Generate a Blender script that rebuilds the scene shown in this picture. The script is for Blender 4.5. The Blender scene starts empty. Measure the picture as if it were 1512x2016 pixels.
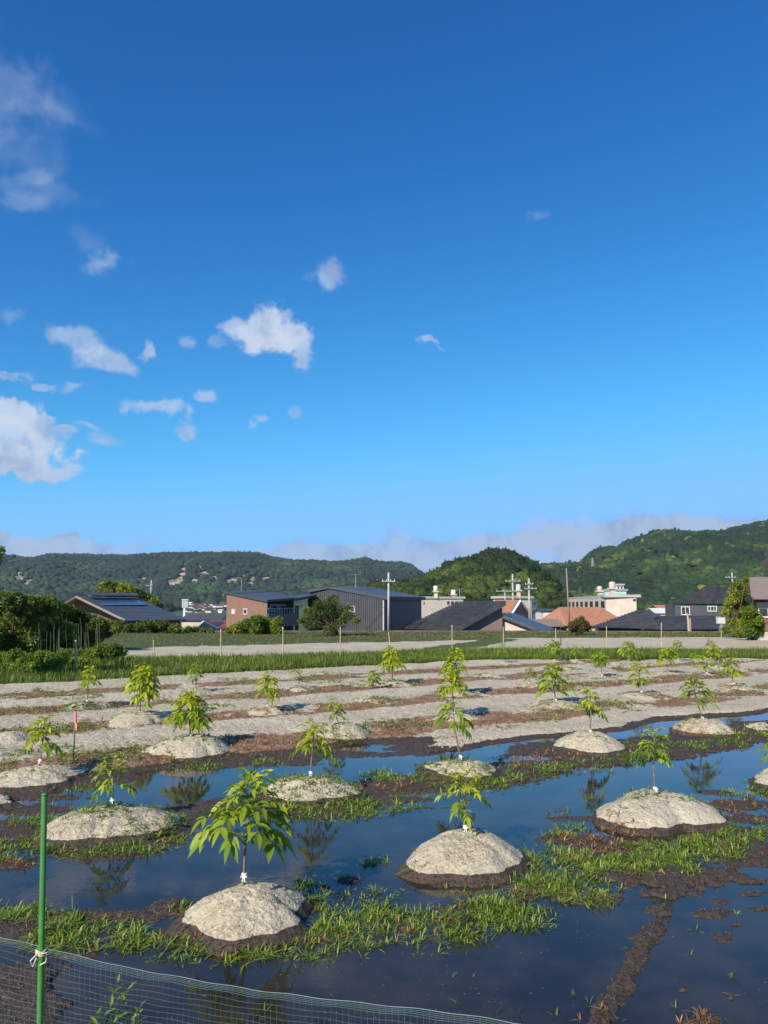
import bpy, math, random
import numpy as np
from mathutils import Vector
R = math.radians
C = bpy.context.scene.collection
scene = bpy.context.scene
rng = np.random.default_rng(7)
random.seed(7)

# ------------------------------------------------------------------ camera
EYE = 2.5
PITCH = math.atan(182 / 1520)
cam_d = bpy.data.cameras.new('camera')
cam = bpy.data.objects.new('camera', cam_d)
C.objects.link(cam)
cam.location = (0, 0, EYE)
cam.rotation_euler = (R(90) + PITCH, 0, 0)
cam_d.sensor_width = 36
cam_d.sensor_fit = 'AUTO'
cam_d.lens = 36 * 1520 / 2016
cam_d.clip_start = 0.05
cam_d.clip_end = 20000
scene.camera = cam
scene.view_settings.view_transform = 'Standard'
scene.view_settings.look = 'None'
scene.view_settings.gamma = 1
scene.view_settings.exposure = 0.5

def ray(px, py):
    u = (px - 756) / 1520; v = (1008 - py) / 1520
    return (u, math.cos(PITCH) - v * math.sin(PITCH), math.sin(PITCH) + v * math.cos(PITCH))
def P(px, py, Y):
    r = ray(px, py); t = Y / r[1]
    return Vector((r[0] * t, Y, EYE + r[2] * t))
def G(px, py, z=0.0):
    r = ray(px, py); t = (z - EYE) / r[2]
    return (r[0] * t, r[1] * t)

# ------------------------------------------------------------------ sun and sky
SUN_EL, SUN_AZ = 33.0, 215.0       # azimuth of the sun clockwise from +Y (behind the viewer, on the left)
sun_d = bpy.data.lights.new('sun', 'SUN')
sun_d.energy = 4.6; sun_d.angle = R(0.55); sun_d.color = (1.0, 0.91, 0.77)
sun = bpy.data.objects.new('sun', sun_d); C.objects.link(sun)
sd = Vector((math.sin(R(SUN_AZ)) * math.cos(R(SUN_EL)), math.cos(R(SUN_AZ)) * math.cos(R(SUN_EL)), math.sin(R(SUN_EL))))
sun.rotation_euler = sd.to_track_quat('Z', 'Y').to_euler()
sun.location = sd * 50

world = bpy.data.worlds.new('World'); scene.world = world
world.use_nodes = True
wt = world.node_tree
for n in list(wt.nodes): wt.nodes.remove(n)
class NT:
    """small helper to write node graphs as expressions"""
    def __init__(s, t): s.t = t
    def n(s, typ, **kw):
        nd = s.t.nodes.new(typ)
        for k, v in kw.items(): setattr(nd, k, v)
        return nd
    def link(s, a, b):
        if hasattr(a, 'is_output'): s.t.links.new(a, b)
        else:
            try: b.default_value = a
            except Exception: b.default_value = tuple(a) + (1,)
    def m(s, op, a, b=None, c=None, clamp=False):
        nd = s.n('ShaderNodeMath', operation=op, use_clamp=clamp)
        s.link(a, nd.inputs[0])
        if b is not None: s.link(b, nd.inputs[1])
        if c is not None: s.link(c, nd.inputs[2])
        return nd.outputs[0]
    def v(s, op, a, b=None, out=0):
        nd = s.n('ShaderNodeVectorMath', operation=op)
        s.link(a, nd.inputs[0])
        if b is not None:
            if op == 'SCALE': s.link(b, nd.inputs['Scale'])
            else: s.link(b, nd.inputs[1])
        return nd.outputs[out]
    def mix(s, f, a, b, mode='MIX'):
        nd = s.n('ShaderNodeMix', data_type='RGBA', blend_type=mode)
        s.link(f, nd.inputs[0]); s.link(a, nd.inputs[6]); s.link(b, nd.inputs[7])
        return nd.outputs[2]
    def noise(s, vec, scale, detail=4, rough=0.55, dist=0.0, out=0):
        nd = s.n('ShaderNodeTexNoise')
        if vec is not None: s.link(vec, nd.inputs['Vector'])
        nd.inputs['Scale'].default_value = scale; nd.inputs['Detail'].default_value = detail
        nd.inputs['Roughness'].default_value = rough; nd.inputs['Distortion'].default_value = dist
        return nd.outputs[out]
    def ss(s, x, lo, hi, a=0.0, b=1.0):
        nd = s.n('ShaderNodeMapRange', interpolation_type='SMOOTHSTEP')
        s.link(x, nd.inputs[0])
        for i, q in enumerate((lo, hi, a, b)): nd.inputs[i + 1].default_value = q
        return nd.outputs[0]

W = NT(wt)
sky = W.n('ShaderNodeTexSky', sky_type='NISHITA', sun_disc=False)
sky.sun_elevation = R(SUN_EL); sky.sun_rotation = R(SUN_AZ)
sky.altitude = 100; sky.air_density = 1.0; sky.dust_density = 0.3; sky.ozone_density = 2.0
tc = W.n('ShaderNodeTexCoord')
dirv = W.v('NORMALIZE', tc.outputs['Generated'])
sep = W.n('ShaderNodeSeparateXYZ'); wt.links.new(dirv, sep.inputs[0])
SKYS = 0.11
# a clear deep-blue atmosphere: the physical sky, its red and green thinned
cs = W.n('ShaderNodeSeparateColor'); wt.links.new(sky.outputs[0], cs.inputs[0])
def chan(o, gain, gam, cap):
    return W.m('MULTIPLY', W.m('SMOOTH_MIN', W.m('MULTIPLY', W.m('POWER', W.m('MULTIPLY', o, SKYS), gam), gain), cap, cap * 0.55), 1 / SKYS)
cc = W.n('ShaderNodeCombineColor')
SKYT = ((0.72, 1.75, 0.165), (1.04, 1.30, 0.41), (1.08, 1.0, 0.90))
for i, (g_, p_, k_) in enumerate(SKYT): wt.links.new(chan(cs.outputs[i], g_, p_, k_), cc.inputs[i])
skycol = cc.outputs[0]
# clouds: each sits in a fixed direction of the sky
w1 = W.v('SCALE', W.v('SUBTRACT', W.noise(dirv, 9.0, 6, 0.62, 0.3, out=1), (0.5, 0.5, 0.5)), 0.085)
wdir = W.v('ADD', dirv, w1)
nz = W.noise(dirv, 20.0, 8, 0.54, 0.5)
nzl = W.m('MULTIPLY', W.m('SUBTRACT', W.noise(W.v('MULTIPLY', dirv, (1, 1, 3.5)), 13.0, 7, 0.58, 0.3), 0.5), 1.3)
CL = [  # px, py, rx, ry, tilt deg, strength, softness
    (100, 205, 130, 50, 32, .15, .95), (25, 290, 120, 46, 10, .13, .95), (60, 370, 110, 36, 15, .15, .95), (30, 175, 95, 62, 28, .16, .9), (120, 225, 70, 28, 25, .16, .9), (20, 250, 70, 30, 0, .16, .9), (40, 335, 65, 22, 0, .22, .9), (60, 400, 60, 22, 15, .18, .9),
    (215, 520, 32, 26, -30, .40, .8), (175, 470, 50, 22, 20, .14, .9), (638, 548, 30, 30, -30, .5, .8),
    (508, 642, 44, 30, 0, .84, .5), (568, 656, 40, 36, 20, .84, .5), (538, 660, 44, 24, 0, .7, .5), (580, 700, 22, 26, 0, .6, .6), (462, 628, 24, 20, 0, .6, .6),
    (140, 672, 52, 24, 15, .48, .7), (205, 715, 55, 24, 8, .62, .6), (285, 692, 15, 20, 10, .58, .6), (366, 668, 18, 16, 0, .42, .8), (425, 662, 18, 12, 0, .3, .8),
    (850, 668, 24, 8, 4, .55, .7), (878, 682, 16, 4, 0, .30, .7), (1062, 432, 16, 14, 30, .12, .9), (10, 610, 24, 16, 0, .3, .8),
    (78, 760, 22, 8, 6, .5, .7), (12, 745, 30, 9, 10, .5, .7), (150, 768, 24, 8, 0, .35, .8), (305, 806, 58, 15, 3, .55, .6), (358, 850, 26, 16, 0, .58, .6), (395, 782, 26, 12, 8, .48, .7), (366, 818, 12, 20, 0, .4, .8),
    (522, 828, 20, 12, 0, .5, .7), (500, 845, 14, 8, -40, .4, .8), (592, 800, 10, 12, 30, .4, .8), (180, 830, 26, 10, 12, .4, .8), (215, 862, 34, 18, 25, .45, .8),
    (40, 826, 60, 30, 6, .85, .45), (95, 818, 30, 12, 0, .7, .5), (30, 862, 80, 30, 0, .80, .45), (128, 914, 34, 16, -4, .80, .5), (125, 838, 34, 11, 14, .62, .5), (30, 906, 95, 26, 0, .97, .4), (80, 918, 70, 14, 0, .9, .5), (100, 860, 34, 26, 0, .5, .7),
    (50, 1080, 130, 26, 0, .85, .7), (170, 1066, 120, 12, -1, .75, .7), (120, 1090, 150, 14, 0, .75, .7), (0, 1058, 80, 16, 0, .85, .7),
    (1330, 1085, 340, 54, 0, .95, .5), (1150, 1062, 260, 34, -5, .85, .6), (900, 1086, 260, 28, -2, .8, .6), (640, 1080, 210, 14, -2, .75, .7), (800, 1104, 240, 26, 0, .8, .7), (1420, 1040, 260, 16, 0, .8, .5), (470, 1088, 220, 10, 0, .55, .8), (1000, 1130, 700, 26, 0, .6, .8), (780, 1054, 60, 7, 0, .42, .8),
    (2300, 900, 500, 90, 0, .6, .7), (-900, 700, 300, 140, 20, .6, .8), (-1600, 980, 600, 90, 0, .6, .8)]
keep = None
sw = W.n('ShaderNodeSeparateXYZ'); wt.links.new(wdir, sw.inputs[0])
yy = W.m('MAXIMUM', sw.outputs[1], 0.04)
cuv = W.n('ShaderNodeCombineXYZ')
wt.links.new(W.m('DIVIDE', sw.outputs[0], yy), cuv.inputs[0]); wt.links.new(W.m('DIVIDE', sw.outputs[2], yy), cuv.inputs[1])
nzs = W.m('MULTIPLY', W.m('SUBTRACT', nz, 0.5), 2.0); nzh = W.m('MULTIPLY', W.m('SUBTRACT', nz, 0.5), 1.9)
for (px, py, rx, ry, tilt, st, soft) in CL:
    c = ray(px, py); u0, v0 = c[0] / c[1], c[2] / c[1]
    k = (1.5 if py > 1000 else 1.28) / 1520 / c[1]
    mp = W.n('ShaderNodeMapping', vector_type='TEXTURE')       # (v - location) rotated back, divided by scale
    wt.links.new(cuv.outputs[0], mp.inputs[0])
    mp.inputs['Location'].default_value = (u0, v0, 0); mp.inputs['Rotation'].default_value = (0, 0, R(-tilt)); mp.inputs['Scale'].default_value = (rx * k, ry * k / c[1], 1)
    d = W.m('ADD', W.v('LENGTH', mp.outputs[0], out=1), nzl if py > 1000 else (nzs if soft > .5 else nzh))
    inv = W.ss(d, 1.0, 1.0 - soft, 1.0, 1.0 - st)
    keep = inv if keep is None else W.m('MULTIPLY', keep, inv)
cloud = W.m('SUBTRACT', 1.0, keep)
nz2 = W.noise(W.v('ADD', dirv, (0, 0, 0.012)), 26.0, 6, 0.6, 0.3)
lit = W.ss(W.m('ADD', nz2, W.m('MULTIPLY', cloud, 0.12)), 0.40, 0.68)
lowness = W.ss(sep.outputs[2], 0.13, 0.19)
ccol = W.mix(lit, W.mix(lowness, (0.24, 0.35, 0.56), (0.35, 0.45, 0.62)), W.mix(lowness, (0.36, 0.47, 0.66), (0.54, 0.62, 0.76)))
ccol = W.v('SCALE', ccol, 1 / SKYS * 0.80)
fin = W.mix(cloud, skycol, ccol)
bg = W.n('ShaderNodeBackground'); bg.inputs[1].default_value = SKYS
wt.links.new(fin, bg.inputs[0])
wo = W.n('ShaderNodeOutputWorld'); wt.links.new(bg.outputs[0], wo.inputs[0])

# ------------------------------------------------------------------ naming
def tag(o, label=None, cat=None, group=None, kind=None):
    if label: o['label'] = label
    if cat: o['category'] = cat
    if group: o['group'] = group
    if kind: o['kind'] = kind
    return o
def empty(name, loc, label, cat, group=None):
    o = bpy.data.objects.new(name, None); C.objects.link(o)
    o.location = loc; o.empty_display_size = 0.2
    return tag(o, label, cat, group)

# ------------------------------------------------------------------ mesh helpers
def npmesh(name, verts, faces, m, parent=None, attrs=None, smooth=False):
    """verts (N,3) array; faces: list of (F,k) int arrays; attrs: dict name -> per-vertex floats"""
    me = bpy.data.meshes.new(name)
    verts = np.asarray(verts, dtype=np.float32)
    if parent is not None:
        verts = verts - np.array(parent.location if parent.parent is None else parent.parent.location, dtype=np.float32) if parent.type == 'EMPTY' else verts - np.array(parent.parent.location, dtype=np.float32)
    me.vertices.add(len(verts)); me.vertices.foreach_set('co', verts.ravel())
    fl = [np.asarray(f, dtype=np.int32) for f in faces if len(f)]
    tot = sum(f.size for f in fl); nf = sum(len(f) for f in fl)
    me.loops.add(tot); me.polygons.add(nf)
    me.loops.foreach_set('vertex_index', np.concatenate([f.ravel() for f in fl]))
    st = []; off = 0
    for f in fl:
        st.append(off + np.arange(len(f)) * f.shape[1]); off += f.size
    me.polygons.foreach_set('loop_start', np.concatenate(st).astype(np.int32))
    if smooth: me.polygons.foreach_set('use_smooth', np.ones(nf, dtype=bool))
    if attrs:
        for k, a in attrs.items():
            at = me.attributes.new(k, 'FLOAT', 'POINT'); at.data.foreach_set('value', np.asarray(a, dtype=np.float32))
    me.update(calc_edges=True); me.validate()
    me.materials.append(m)
    o = bpy.data.objects.new(name, me); C.objects.link(o)
    if parent is not None: o.parent = parent
    return o

class MB:
    """collects small polygons, tubes and boxes into one mesh"""
    def __init__(s): s.v = []; s.f = []
    def poly(s, pts):
        i = len(s.v); s.v += [tuple(p) for p in pts]; s.f.append(tuple(range(i, i + len(pts))))
    def prism(s, pts, off):
        """closed prism: polygon pts swept by vector off"""
        i = len(s.v); n = len(pts); off = Vector(off)
        s.v += [tuple(Vector(p)) for p in pts] + [tuple(Vector(p) + off) for p in pts]
        s.f.append(tuple(reversed(range(i, i + n)))); s.f.append(tuple(range(i + n, i + 2 * n)))
        for k in range(n):
            j = (k + 1) % n
            s.f.append((i + k, i + j, i + n + j, i + n + k))
        return s
    def box(s, c, sx, sy, sz, yaw=0.0):
        ca, sa = math.cos(yaw), math.sin(yaw)
        pts = [(c[0] + x * ca - y * sa, c[1] + x * sa + y * ca, c[2] - sz / 2) for x, y in ((-sx / 2, -sy / 2), (sx / 2, -sy / 2), (sx / 2, sy / 2), (-sx / 2, sy / 2))]
        return s.prism(pts, (0, 0, sz))
    def tube(s, pts, rad, n=8, cap=True):
        pts = [Vector(p) for p in pts]
        rads = rad if isinstance(rad, (list, tuple)) else [rad] * len(pts)
        base = len(s.v)
        for k, p in enumerate(pts):
            d = (pts[min(k + 1, len(pts) - 1)] - pts[max(k - 1, 0)])
            if d.length < 1e-9: d = Vector((0, 0, 1))
            d.normalize()
            u = d.cross(Vector((0, 0, 1)))
            if u.length < 1e-3: u = Vector((1, 0, 0))
            u.normalize(); w = d.cross(u)
            for a in range(n):
                t = 2 * math.pi * a / n
                s.v.append(tuple(p + (u * math.cos(t) + w * math.sin(t)) * rads[k]))
        for k in range(len(pts) - 1):
            for a in range(n):
                b = (a + 1) % n
                s.f.append((base + k * n + a, base + k * n + b, base + (k + 1) * n + b, base + (k + 1) * n + a))
        if cap:
            s.f.append(tuple(reversed(range(base, base + n)))); e = base + (len(pts) - 1) * n
            s.f.append(tuple(range(e, e + n)))
        return s
    def lathe(s, c, prof, n=16):
        """prof: list of (r, z) relative to c"""
        base = len(s.v)
        for r_, z_ in prof:
            for a in range(n):
                t = 2 * math.pi * a / n
                s.v.append((c[0] + r_ * math.cos(t), c[1] + r_ * math.sin(t), c[2] + z_))
        for k in range(len(prof) - 1):
            for a in range(n):
                b = (a + 1) % n
                s.f.append((base + k * n + a, base + k * n + b, base + (k + 1) * n + b, base + (k + 1) * n + a))
        s.f.append(tuple(reversed(range(base, base + n)))); e = base + (len(prof) - 1) * n
        s.f.append(tuple(range(e, e + n)))
        return s
    def build(s, name, m, parent=None, smooth=False):
        me = bpy.data.meshes.new(name)
        off = Vector((0, 0, 0))
        if parent is not None:
            q = parent
            while q is not None: off = off + Vector(q.location); q = q.parent
        me.from_pydata([tuple(Vector(p) - off) for p in s.v], [], s.f)
        me.materials.append(m)
        if smooth:
            for p in me.polygons: p.use_smooth = True
        me.update()
        o = bpy.data.objects.new(name, me); C.objects.link(o)
        if parent is not None: o.parent = parent
        return o

# ------------------------------------------------------------------ numpy noise
def _h(ix, iy, seed):
    n = (ix.astype(np.int64) * 374761393 + iy.astype(np.int64) * 668265263 + seed * 1442695041) & 0xffffffff
    n = ((n ^ (n >> 13)) * 1274126177) & 0xffffffff
    n = n ^ (n >> 16)
    return (n & 0xffffff) / float(0xffffff)
def vnoise(x, y, seed=0):
    x = np.asarray(x, float); y = np.asarray(y, float)
    ix = np.floor(x); iy = np.floor(y); fx = x - ix; fy = y - iy
    fx = fx * fx * (3 - 2 * fx); fy = fy * fy * (3 - 2 * fy)
    a = _h(ix, iy, seed); b = _h(ix + 1, iy, seed); c = _h(ix, iy + 1, seed); d = _h(ix + 1, iy + 1, seed)
    return (a * (1 - fx) + b * fx) * (1 - fy) + (c * (1 - fx) + d * fx) * fy
def fbm(x, y, seed=0, oct=4, gain=0.5):
    s = 0; a = 1; t = 0
    for k in range(oct):
        s = s + a * vnoise(x * 2 ** k + 17.3 * k, y * 2 ** k - 9.1 * k, seed + k); t += a; a *= gain
    return s / t
def smooth(x, a, b):
    t = np.clip((x - a) / (b - a), 0, 1); return t * t * (3 - 2 * t)

# ------------------------------------------------------------------ materials
def mat(name, c1, c2=None, scale=5.0, rough=0.8, bump=0.0, bscale=None, detail=5, metallic=0.0, spec=0.4, lo=0.35, hi=0.65, coord='Object'):
    m = bpy.data.materials.new(name); m.use_nodes = True
    T = NT(m.node_tree); bs = m.node_tree.nodes['Principled BSDF']
    tcn = T.n('ShaderNodeTexCoord'); vec = tcn.outputs[coord]
    c2 = c2 or tuple(x * 0.8 for x in c1)
    f = T.ss(T.noise(vec, scale, detail, 0.6), lo, hi)
    m.node_tree.links.new(T.mix(f, c1, c2), bs.inputs['Base Color'])
    bs.inputs['Roughness'].default_value = rough; bs.inputs['Metallic'].default_value = metallic
    bs.inputs['Specular IOR Level'].default_value = spec
    if bump:
        bn = T.n('ShaderNodeBump'); bn.inputs['Strength'].default_value = bump; bn.inputs['Distance'].default_value = 0.02
        m.node_tree.links.new(T.noise(vec, bscale or scale * 4, 5, 0.6), bn.inputs['Height'])
        m.node_tree.links.new(bn.outputs[0], bs.inputs['Normal'])
    return m
def leafmat(name, ca, cb, cc_, trans=0.35, rough=0.5, tint=1.3, noise_scale=0.0):
    """foliage: colour from the per-leaf random attribute 'var', part of the light passes through"""
    m = bpy.data.materials.new(name); m.use_nodes = True
    T = NT(m.node_tree); bs = m.node_tree.nodes['Principled BSDF']; out = m.node_tree.nodes['Material Output']
    at = T.n('ShaderNodeAttribute', attribute_name='var')
    rp = T.n('ShaderNodeValToRGB')
    rp.color_ramp.elements[0].color = (*ca, 1); rp.color_ramp.elements[1].color = (*cc_, 1)
    e = rp.color_ramp.elements.new(0.5); e.color = (*cb, 1)
    m.node_tree.links.new(at.outputs['Fac'], rp.inputs[0])
    col = rp.outputs[0]
    if noise_scale:
        tcn = T.n('ShaderNodeTexCoord')
        col = T.mix(T.ss(T.noise(tcn.outputs['Object'], noise_scale, 3, 0.5), 0.35, 0.65, 0.0, 0.6), col, T.v('MULTIPLY', col, (0.55, 0.62, 0.6)))
    m.node_tree.links.new(col, bs.inputs['Base Color'])
    bs.inputs['Roughness'].default_value = rough; bs.inputs['Specular IOR Level'].default_value = 0.3
    if trans:
        tr = T.n('ShaderNodeBsdfTranslucent')
        m.node_tree.links.new(T.v('MULTIPLY', col, (tint, tint, tint * 0.7)), tr.inputs[0])
        mx = T.n('ShaderNodeMixShader'); mx.inputs[0].default_value = trans
        m.node_tree.links.new(bs.outputs[0], mx.inputs[1]); m.node_tree.links.new(tr.outputs[0], mx.inputs[2])
        m.node_tree.links.new(mx.outputs[0], out.inputs[0])
    return m

# ================================================================== THE FIELD
SL = 0.66                       # planting rows run along (1, SL)
ROWS = [7.4, 11.1, 15.2, 19.05, 23.0, 26.7]
def pol(pts, z=0.0): return np.array([G(a, b, z) for a, b in pts])
def ell(px, py, rx, ry):
    x, y = G(px, py); r = ray(px, py)
    d = y / r[1]
    y1 = G(px, py + ry)[1]; y0 = G(px, py - ry)[1]
    return x, y, rx / 1520 * d, abs(y0 - y1) / 2, px
def ewt(E, x, y, soft=0.5, wob=None):
    """soft mask of a ground ellipse (bent slightly to the view line of its own place)"""
    cx, cy, rx, ry, px = E
    sh = cx / cy
    dx = (x - cx) - sh * (y - cy); dy = y - cy
    r = np.sqrt((dx / rx) ** 2 + (dy / ry) ** 2)
    if wob is not None: r = r + wob
    return 1 - smooth(r, 1 - soft * .5, 1 + soft * .5)
def segd(x, y, pts):
    d = np.full(np.shape(x), 1e9)
    for (x0, y0), (x1, y1) in zip(pts[:-1], pts[1:]):
        vx, vy = x1 - x0, y1 - y0
        t = np.clip(((x - x0) * vx + (y - y0) * vy) / (vx * vx + vy * vy), 0, 1)
        d = np.minimum(d, np.hypot(x - x0 - t * vx, y - y0 - t * vy))
    return d
# raised spots: px, py, rx, ry, height
UP = [(150, 1530, 170, 22, .03), (60, 1595, 90, 12, .02), (450, 1600, 60, 10, .03), (360, 1620, 40, 14, .03), (330, 1790, 50, 16, .03), (560, 1850, 110, 14, .012), (300, 1845, 120, 14, .02), (1470, 1735, 40, 8, .02), (1420, 1775, 30, 8, .01), (1500, 1790, 30, 6, .015), (1450, 1820, 24, 6, .01), (1300, 1790, 40, 14, .02), (850, 1590, 60, 4, .01), (1340, 1728, 125, 30, .05), (1440, 1668, 110, 24, .045), (1225, 1722, 120, 18, .04), (1300, 1760, 60, 16, .03), (1180, 1770, 70, 16, .03),
      (1400, 1800, 60, 14, .02), (1425, 1845, 34, 16, .012), (1490, 1700, 60, 10, .03), (1480, 1760, 50, 8, .012),
      (50, 1828, 110, 30, .055), (60, 1945, 95, 52, .05), (40, 2005, 90, 40, .045), (150, 1870, 60, 18, .03),
      (230, 1805, 160, 15, .03), (430, 1855, 110, 16, .03), (700, 1835, 90, 16, .0), (820, 1820, 120, 24, -.005), (950, 1790, 120, 24, .015), (1080, 1745, 110, 24, .02),
      (210, 1668, 115, 24, .035), (330, 1640, 60, 18, .03), (20, 1700, 80, 12, .03), (60, 1622, 90, 10, .03), (20, 1510, 160, 50, .04), (60, 1570, 120, 6, .035), (0, 1580, 30, 18, .09),
      (620, 1598, 120, 14, .04), (700, 1580, 70, 10, .03), (400, 1590, 55, 9, .02), (300, 1595, 40, 6, .02), (770, 1538, 45, 13, .045), (840, 1552, 60, 9, .035), (700, 1520, 70, 7, .02), (780, 1575, 80, 7, .03),
      (800, 1555, 45, 8, .03), (540, 1498, 150, 12, .035), (420, 1508, 130, 10, .03), (690, 1487, 120, 8, .03), (600, 1480, 60, 6, .035),
      (960, 1535, 110, 16, .04), (1060, 1518, 80, 10, .05), (1180, 1500, 110, 12, .05), (1300, 1480, 130, 14, .06), (1400, 1465, 80, 14, .06), (1480, 1450, 70, 14, .07), (1100, 1475, 110, 16, .05),
      (1130, 1650, 70, 12, .035), (1180, 1665, 60, 16, .04), (1130, 1612, 70, 6, .02), (1240, 1690, 150, 20, .03), (1400, 1660, 90, 14, .03),
      (1450, 1585, 80, 12, .045), (1470, 1612, 60, 9, .03), (1400, 1560, 40, 5, .03), (1470, 1640, 70, 12, .035), (690, 1733, 36, 9, .022), (640, 1747, 22, 6, .012),
      (920, 1738, 130, 12, .03), (490, 1838, 140, 16, .03), (340, 1775, 30, 12, .03), (1345, 1948, 14, 8, .02), (1440, 1965, 14, 8, .015), (1390, 2010, 50, 12, .025)]
UPE = [(ell(a, b, c, d), h) for a, b, c, d, h in UP]
DOWN = [(820, 1500, 150, 10, -.05), (900, 1480, 60, 5, -.02), (620, 1520, 200, 9, -.05), (380, 1540, 90, 14, -.05), (270, 1555, 60, 12, -.05), (1050, 1492, 40, 5, -.02), (1180, 1485, 25, 4, -.02),
        (1290, 1642, 90, 6, -.04), (1370, 1680, 40, 6, -.03), (560, 1700, 90, 12, -.05)]
DOWNE = [(ell(a, b, c, d), h) for a, b, c, d, h in DOWN]
RIDGE = [G(a, b) for a, b in ((1150, 2060), (1195, 1985), (1235, 1915), (1275, 1850), (1310, 1790), (1350, 1745))]
def height(x, y):
    x = np.asarray(x, float); y = np.asarray(y, float)
    wob = (fbm(x * .35, y * .35, 3, 3) - .5)
    s = y - SL * x + wob * 1.1
    n1 = fbm(x * 1.3, y * 1.3, 11, 4) - .5
    n2 = fbm(x * 6, y * 6, 23, 3) - .5
    # flooded front, drier back. Lanes between rows are broad and slightly arched
    z = np.full(x.shape, -.075)
    z = z + .115 * smooth(s, 9.9, 11.0) * 0.75 - .05 * smooth(s, 11.5, 12.4)
    lane_end = smooth(x + .12 * (y - 13), -.6, 1.9)                     # the wet lane dries out towards the right
    z = z + (.13 * lane_end) * smooth(s, 12.4, 13.2)
    z = z + .15 * smooth(s, 14.1, 15.0) * (1 - lane_end) + .03 * lane_end * smooth(s, 14.3, 15.2)
    back = smooth(s, 15.3, 16.3)
    z = z + back * .05
    for r in ROWS[2:]:
        z = z - .055 * back * np.exp(-((s - r) / .62) ** 2)
    amp = .05 + .03 * back
    z = z + n1 * amp + n2 * .022
    n3 = fbm(x * 11, y * 11, 29, 3, .7) - .5
    wb = n1 * 1.3 + n2 * .9 + n3 * .9
    amp = amp * 1.0
    for E, h in UPE:
        w = ewt(E, x, y, .9, wb)
        z = np.where(w > 0, np.maximum(z, z * (1 - w) + (h * .58 + n1 * .04 + n2 * .018 + n3 * .016) * w), z)
    for E, h in DOWNE:
        w = ewt(E, x, y, .8, wb)
        z = z * (1 - w) + np.minimum(z, h + n1 * .03) * w
    d = segd(x, y, RIDGE)
    w = 1 - smooth(d + n1 * .16 + n3 * .16, .005, .12)
    z = z * (1 - w) + np.maximum(z, .022 + n2 * .03 + n3 * .03) * w
    # beyond the orchard: verge bank, second field, back verge
    ve = np.minimum(31.0 + SL * x, 33.2 + .1 * x)
    v = smooth(y, ve - .6, ve + .5)
    far = .10 + .05 * n1
    z = z * (1 - v) + far * v
    # the ground drops behind the back verge towards the town
    z = z - 3.2 * smooth(y, 68.5, 72) - 3.3 * smooth(y, 90, 200)
    # bank on which the viewer stands
    z = z + (1.0 + .05 * n1 - z) * (1 - smooth(y + .1 * np.sin(x * 2), 2.45, 4.15))
    return z

# ground sheet: fine near the viewer, widening to the horizon
NX = 760
ys = np.concatenate([np.linspace(-4, 3.8, 30), np.geomspace(4.0, 75, 780), np.geomspace(77, 9000, 110)])
u = np.linspace(-1, 1, NX); u = np.sign(u) * (np.abs(u) * .8 + .2 * np.abs(u) ** 4)
Yg = np.repeat(ys[:, None], NX, 1)
Wd = np.where(ys < 75, 2.2 + np.maximum(ys, 0) * .62, 2.2 + ys * .62 + (ys - 75) * .8)
Xg = u[None, :] * Wd[:, None]
Zg = height(Xg, Yg)
fl = smooth(Yg, 72, 90)
nn = (fbm(Xg * 14, Yg * 14, 41, 3, .6) - .5)
rel = np.clip(1.6 - Yg / 40, 0, 1)
Zg = Zg + nn * (.050 - .034 * (Yg < 12)) * rel * smooth(Zg, -.03, .05)
def masks(X, Y, Z):
    wob = (fbm(X * .35, Y * .35, 3, 3) - .5)
    S = Y - SL * X + wob * 1.1
    n1 = fbm(X * 1.7, Y * 1.7, 61, 4) - .5
    n0 = fbm(X * .5, Y * .5, 71, 3) - .5
    wet = 1 - smooth(Z + n1 * .02, .045, .062)
    wet = np.maximum(wet, 1 - smooth(S + n1, 12.2, 13.2))
    band = np.zeros(X.shape)
    for r in ROWS[1:]:
        band = np.maximum(band, np.exp(-((S - r) / .92) ** 4))
    lit = band * smooth(n1 + n0 * .8, -.30, .02) * smooth(S, 13.8, 14.6)
    field2 = smooth(Y, 36, 38.5) * (1 - smooth(Y, 51, 54))
    ve = np.minimum(31.0 + SL * X, 33.2 + .1 * X)
    green = smooth(Y, ve - .3, ve + .3) * (1 - smooth(Y + n1 * 1.5, *fedge(X)))
    green = np.maximum(green, smooth(Y + n1 * 2, *tedge(X)))
    pth = segd(X, Y, PATH2)
    green = np.maximum(green, 1 - smooth(pth + n1, .8, 1.6))
    green = np.maximum(green, smooth(Y, 66, 70))
    green = np.maximum(green, 1 - smooth(Y, 3.6, 4.3))
    # everything left of the second field
    green = np.maximum(green, smooth(-(X + n1), 12.5 + 0 * Y, 14.0 + 0 * Y) * smooth(Y, 22, 25))
    return wet, lit, green
FE = [G(250, 1302), G(500, 1301), G(900, 1287), G(1512, 1289)]
TE = [G(250, 1279), G(650, 1269), G(940, 1263), G(1000, 1259), G(1470, 1257)]
PATH2 = [G(850, 1285), G(925, 1273), G(990, 1262)]
def _lin(L, X):
    xs_ = [p[0] for p in L]; yy_ = [p[1] for p in L]
    return np.interp(X, xs_, yy_)
def fedge(X):
    e = _lin(FE, X); return e - .5, e + .5
def tedge(X):
    e = _lin(TE, X); return e - .8, e + .8
def smooth(x, a, b):
    t = np.clip((x - a) / (np.asarray(b) - a), 0, 1); return t * t * (3 - 2 * t)
wet, litm, greenm = masks(Xg, Yg, Zg)

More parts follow.
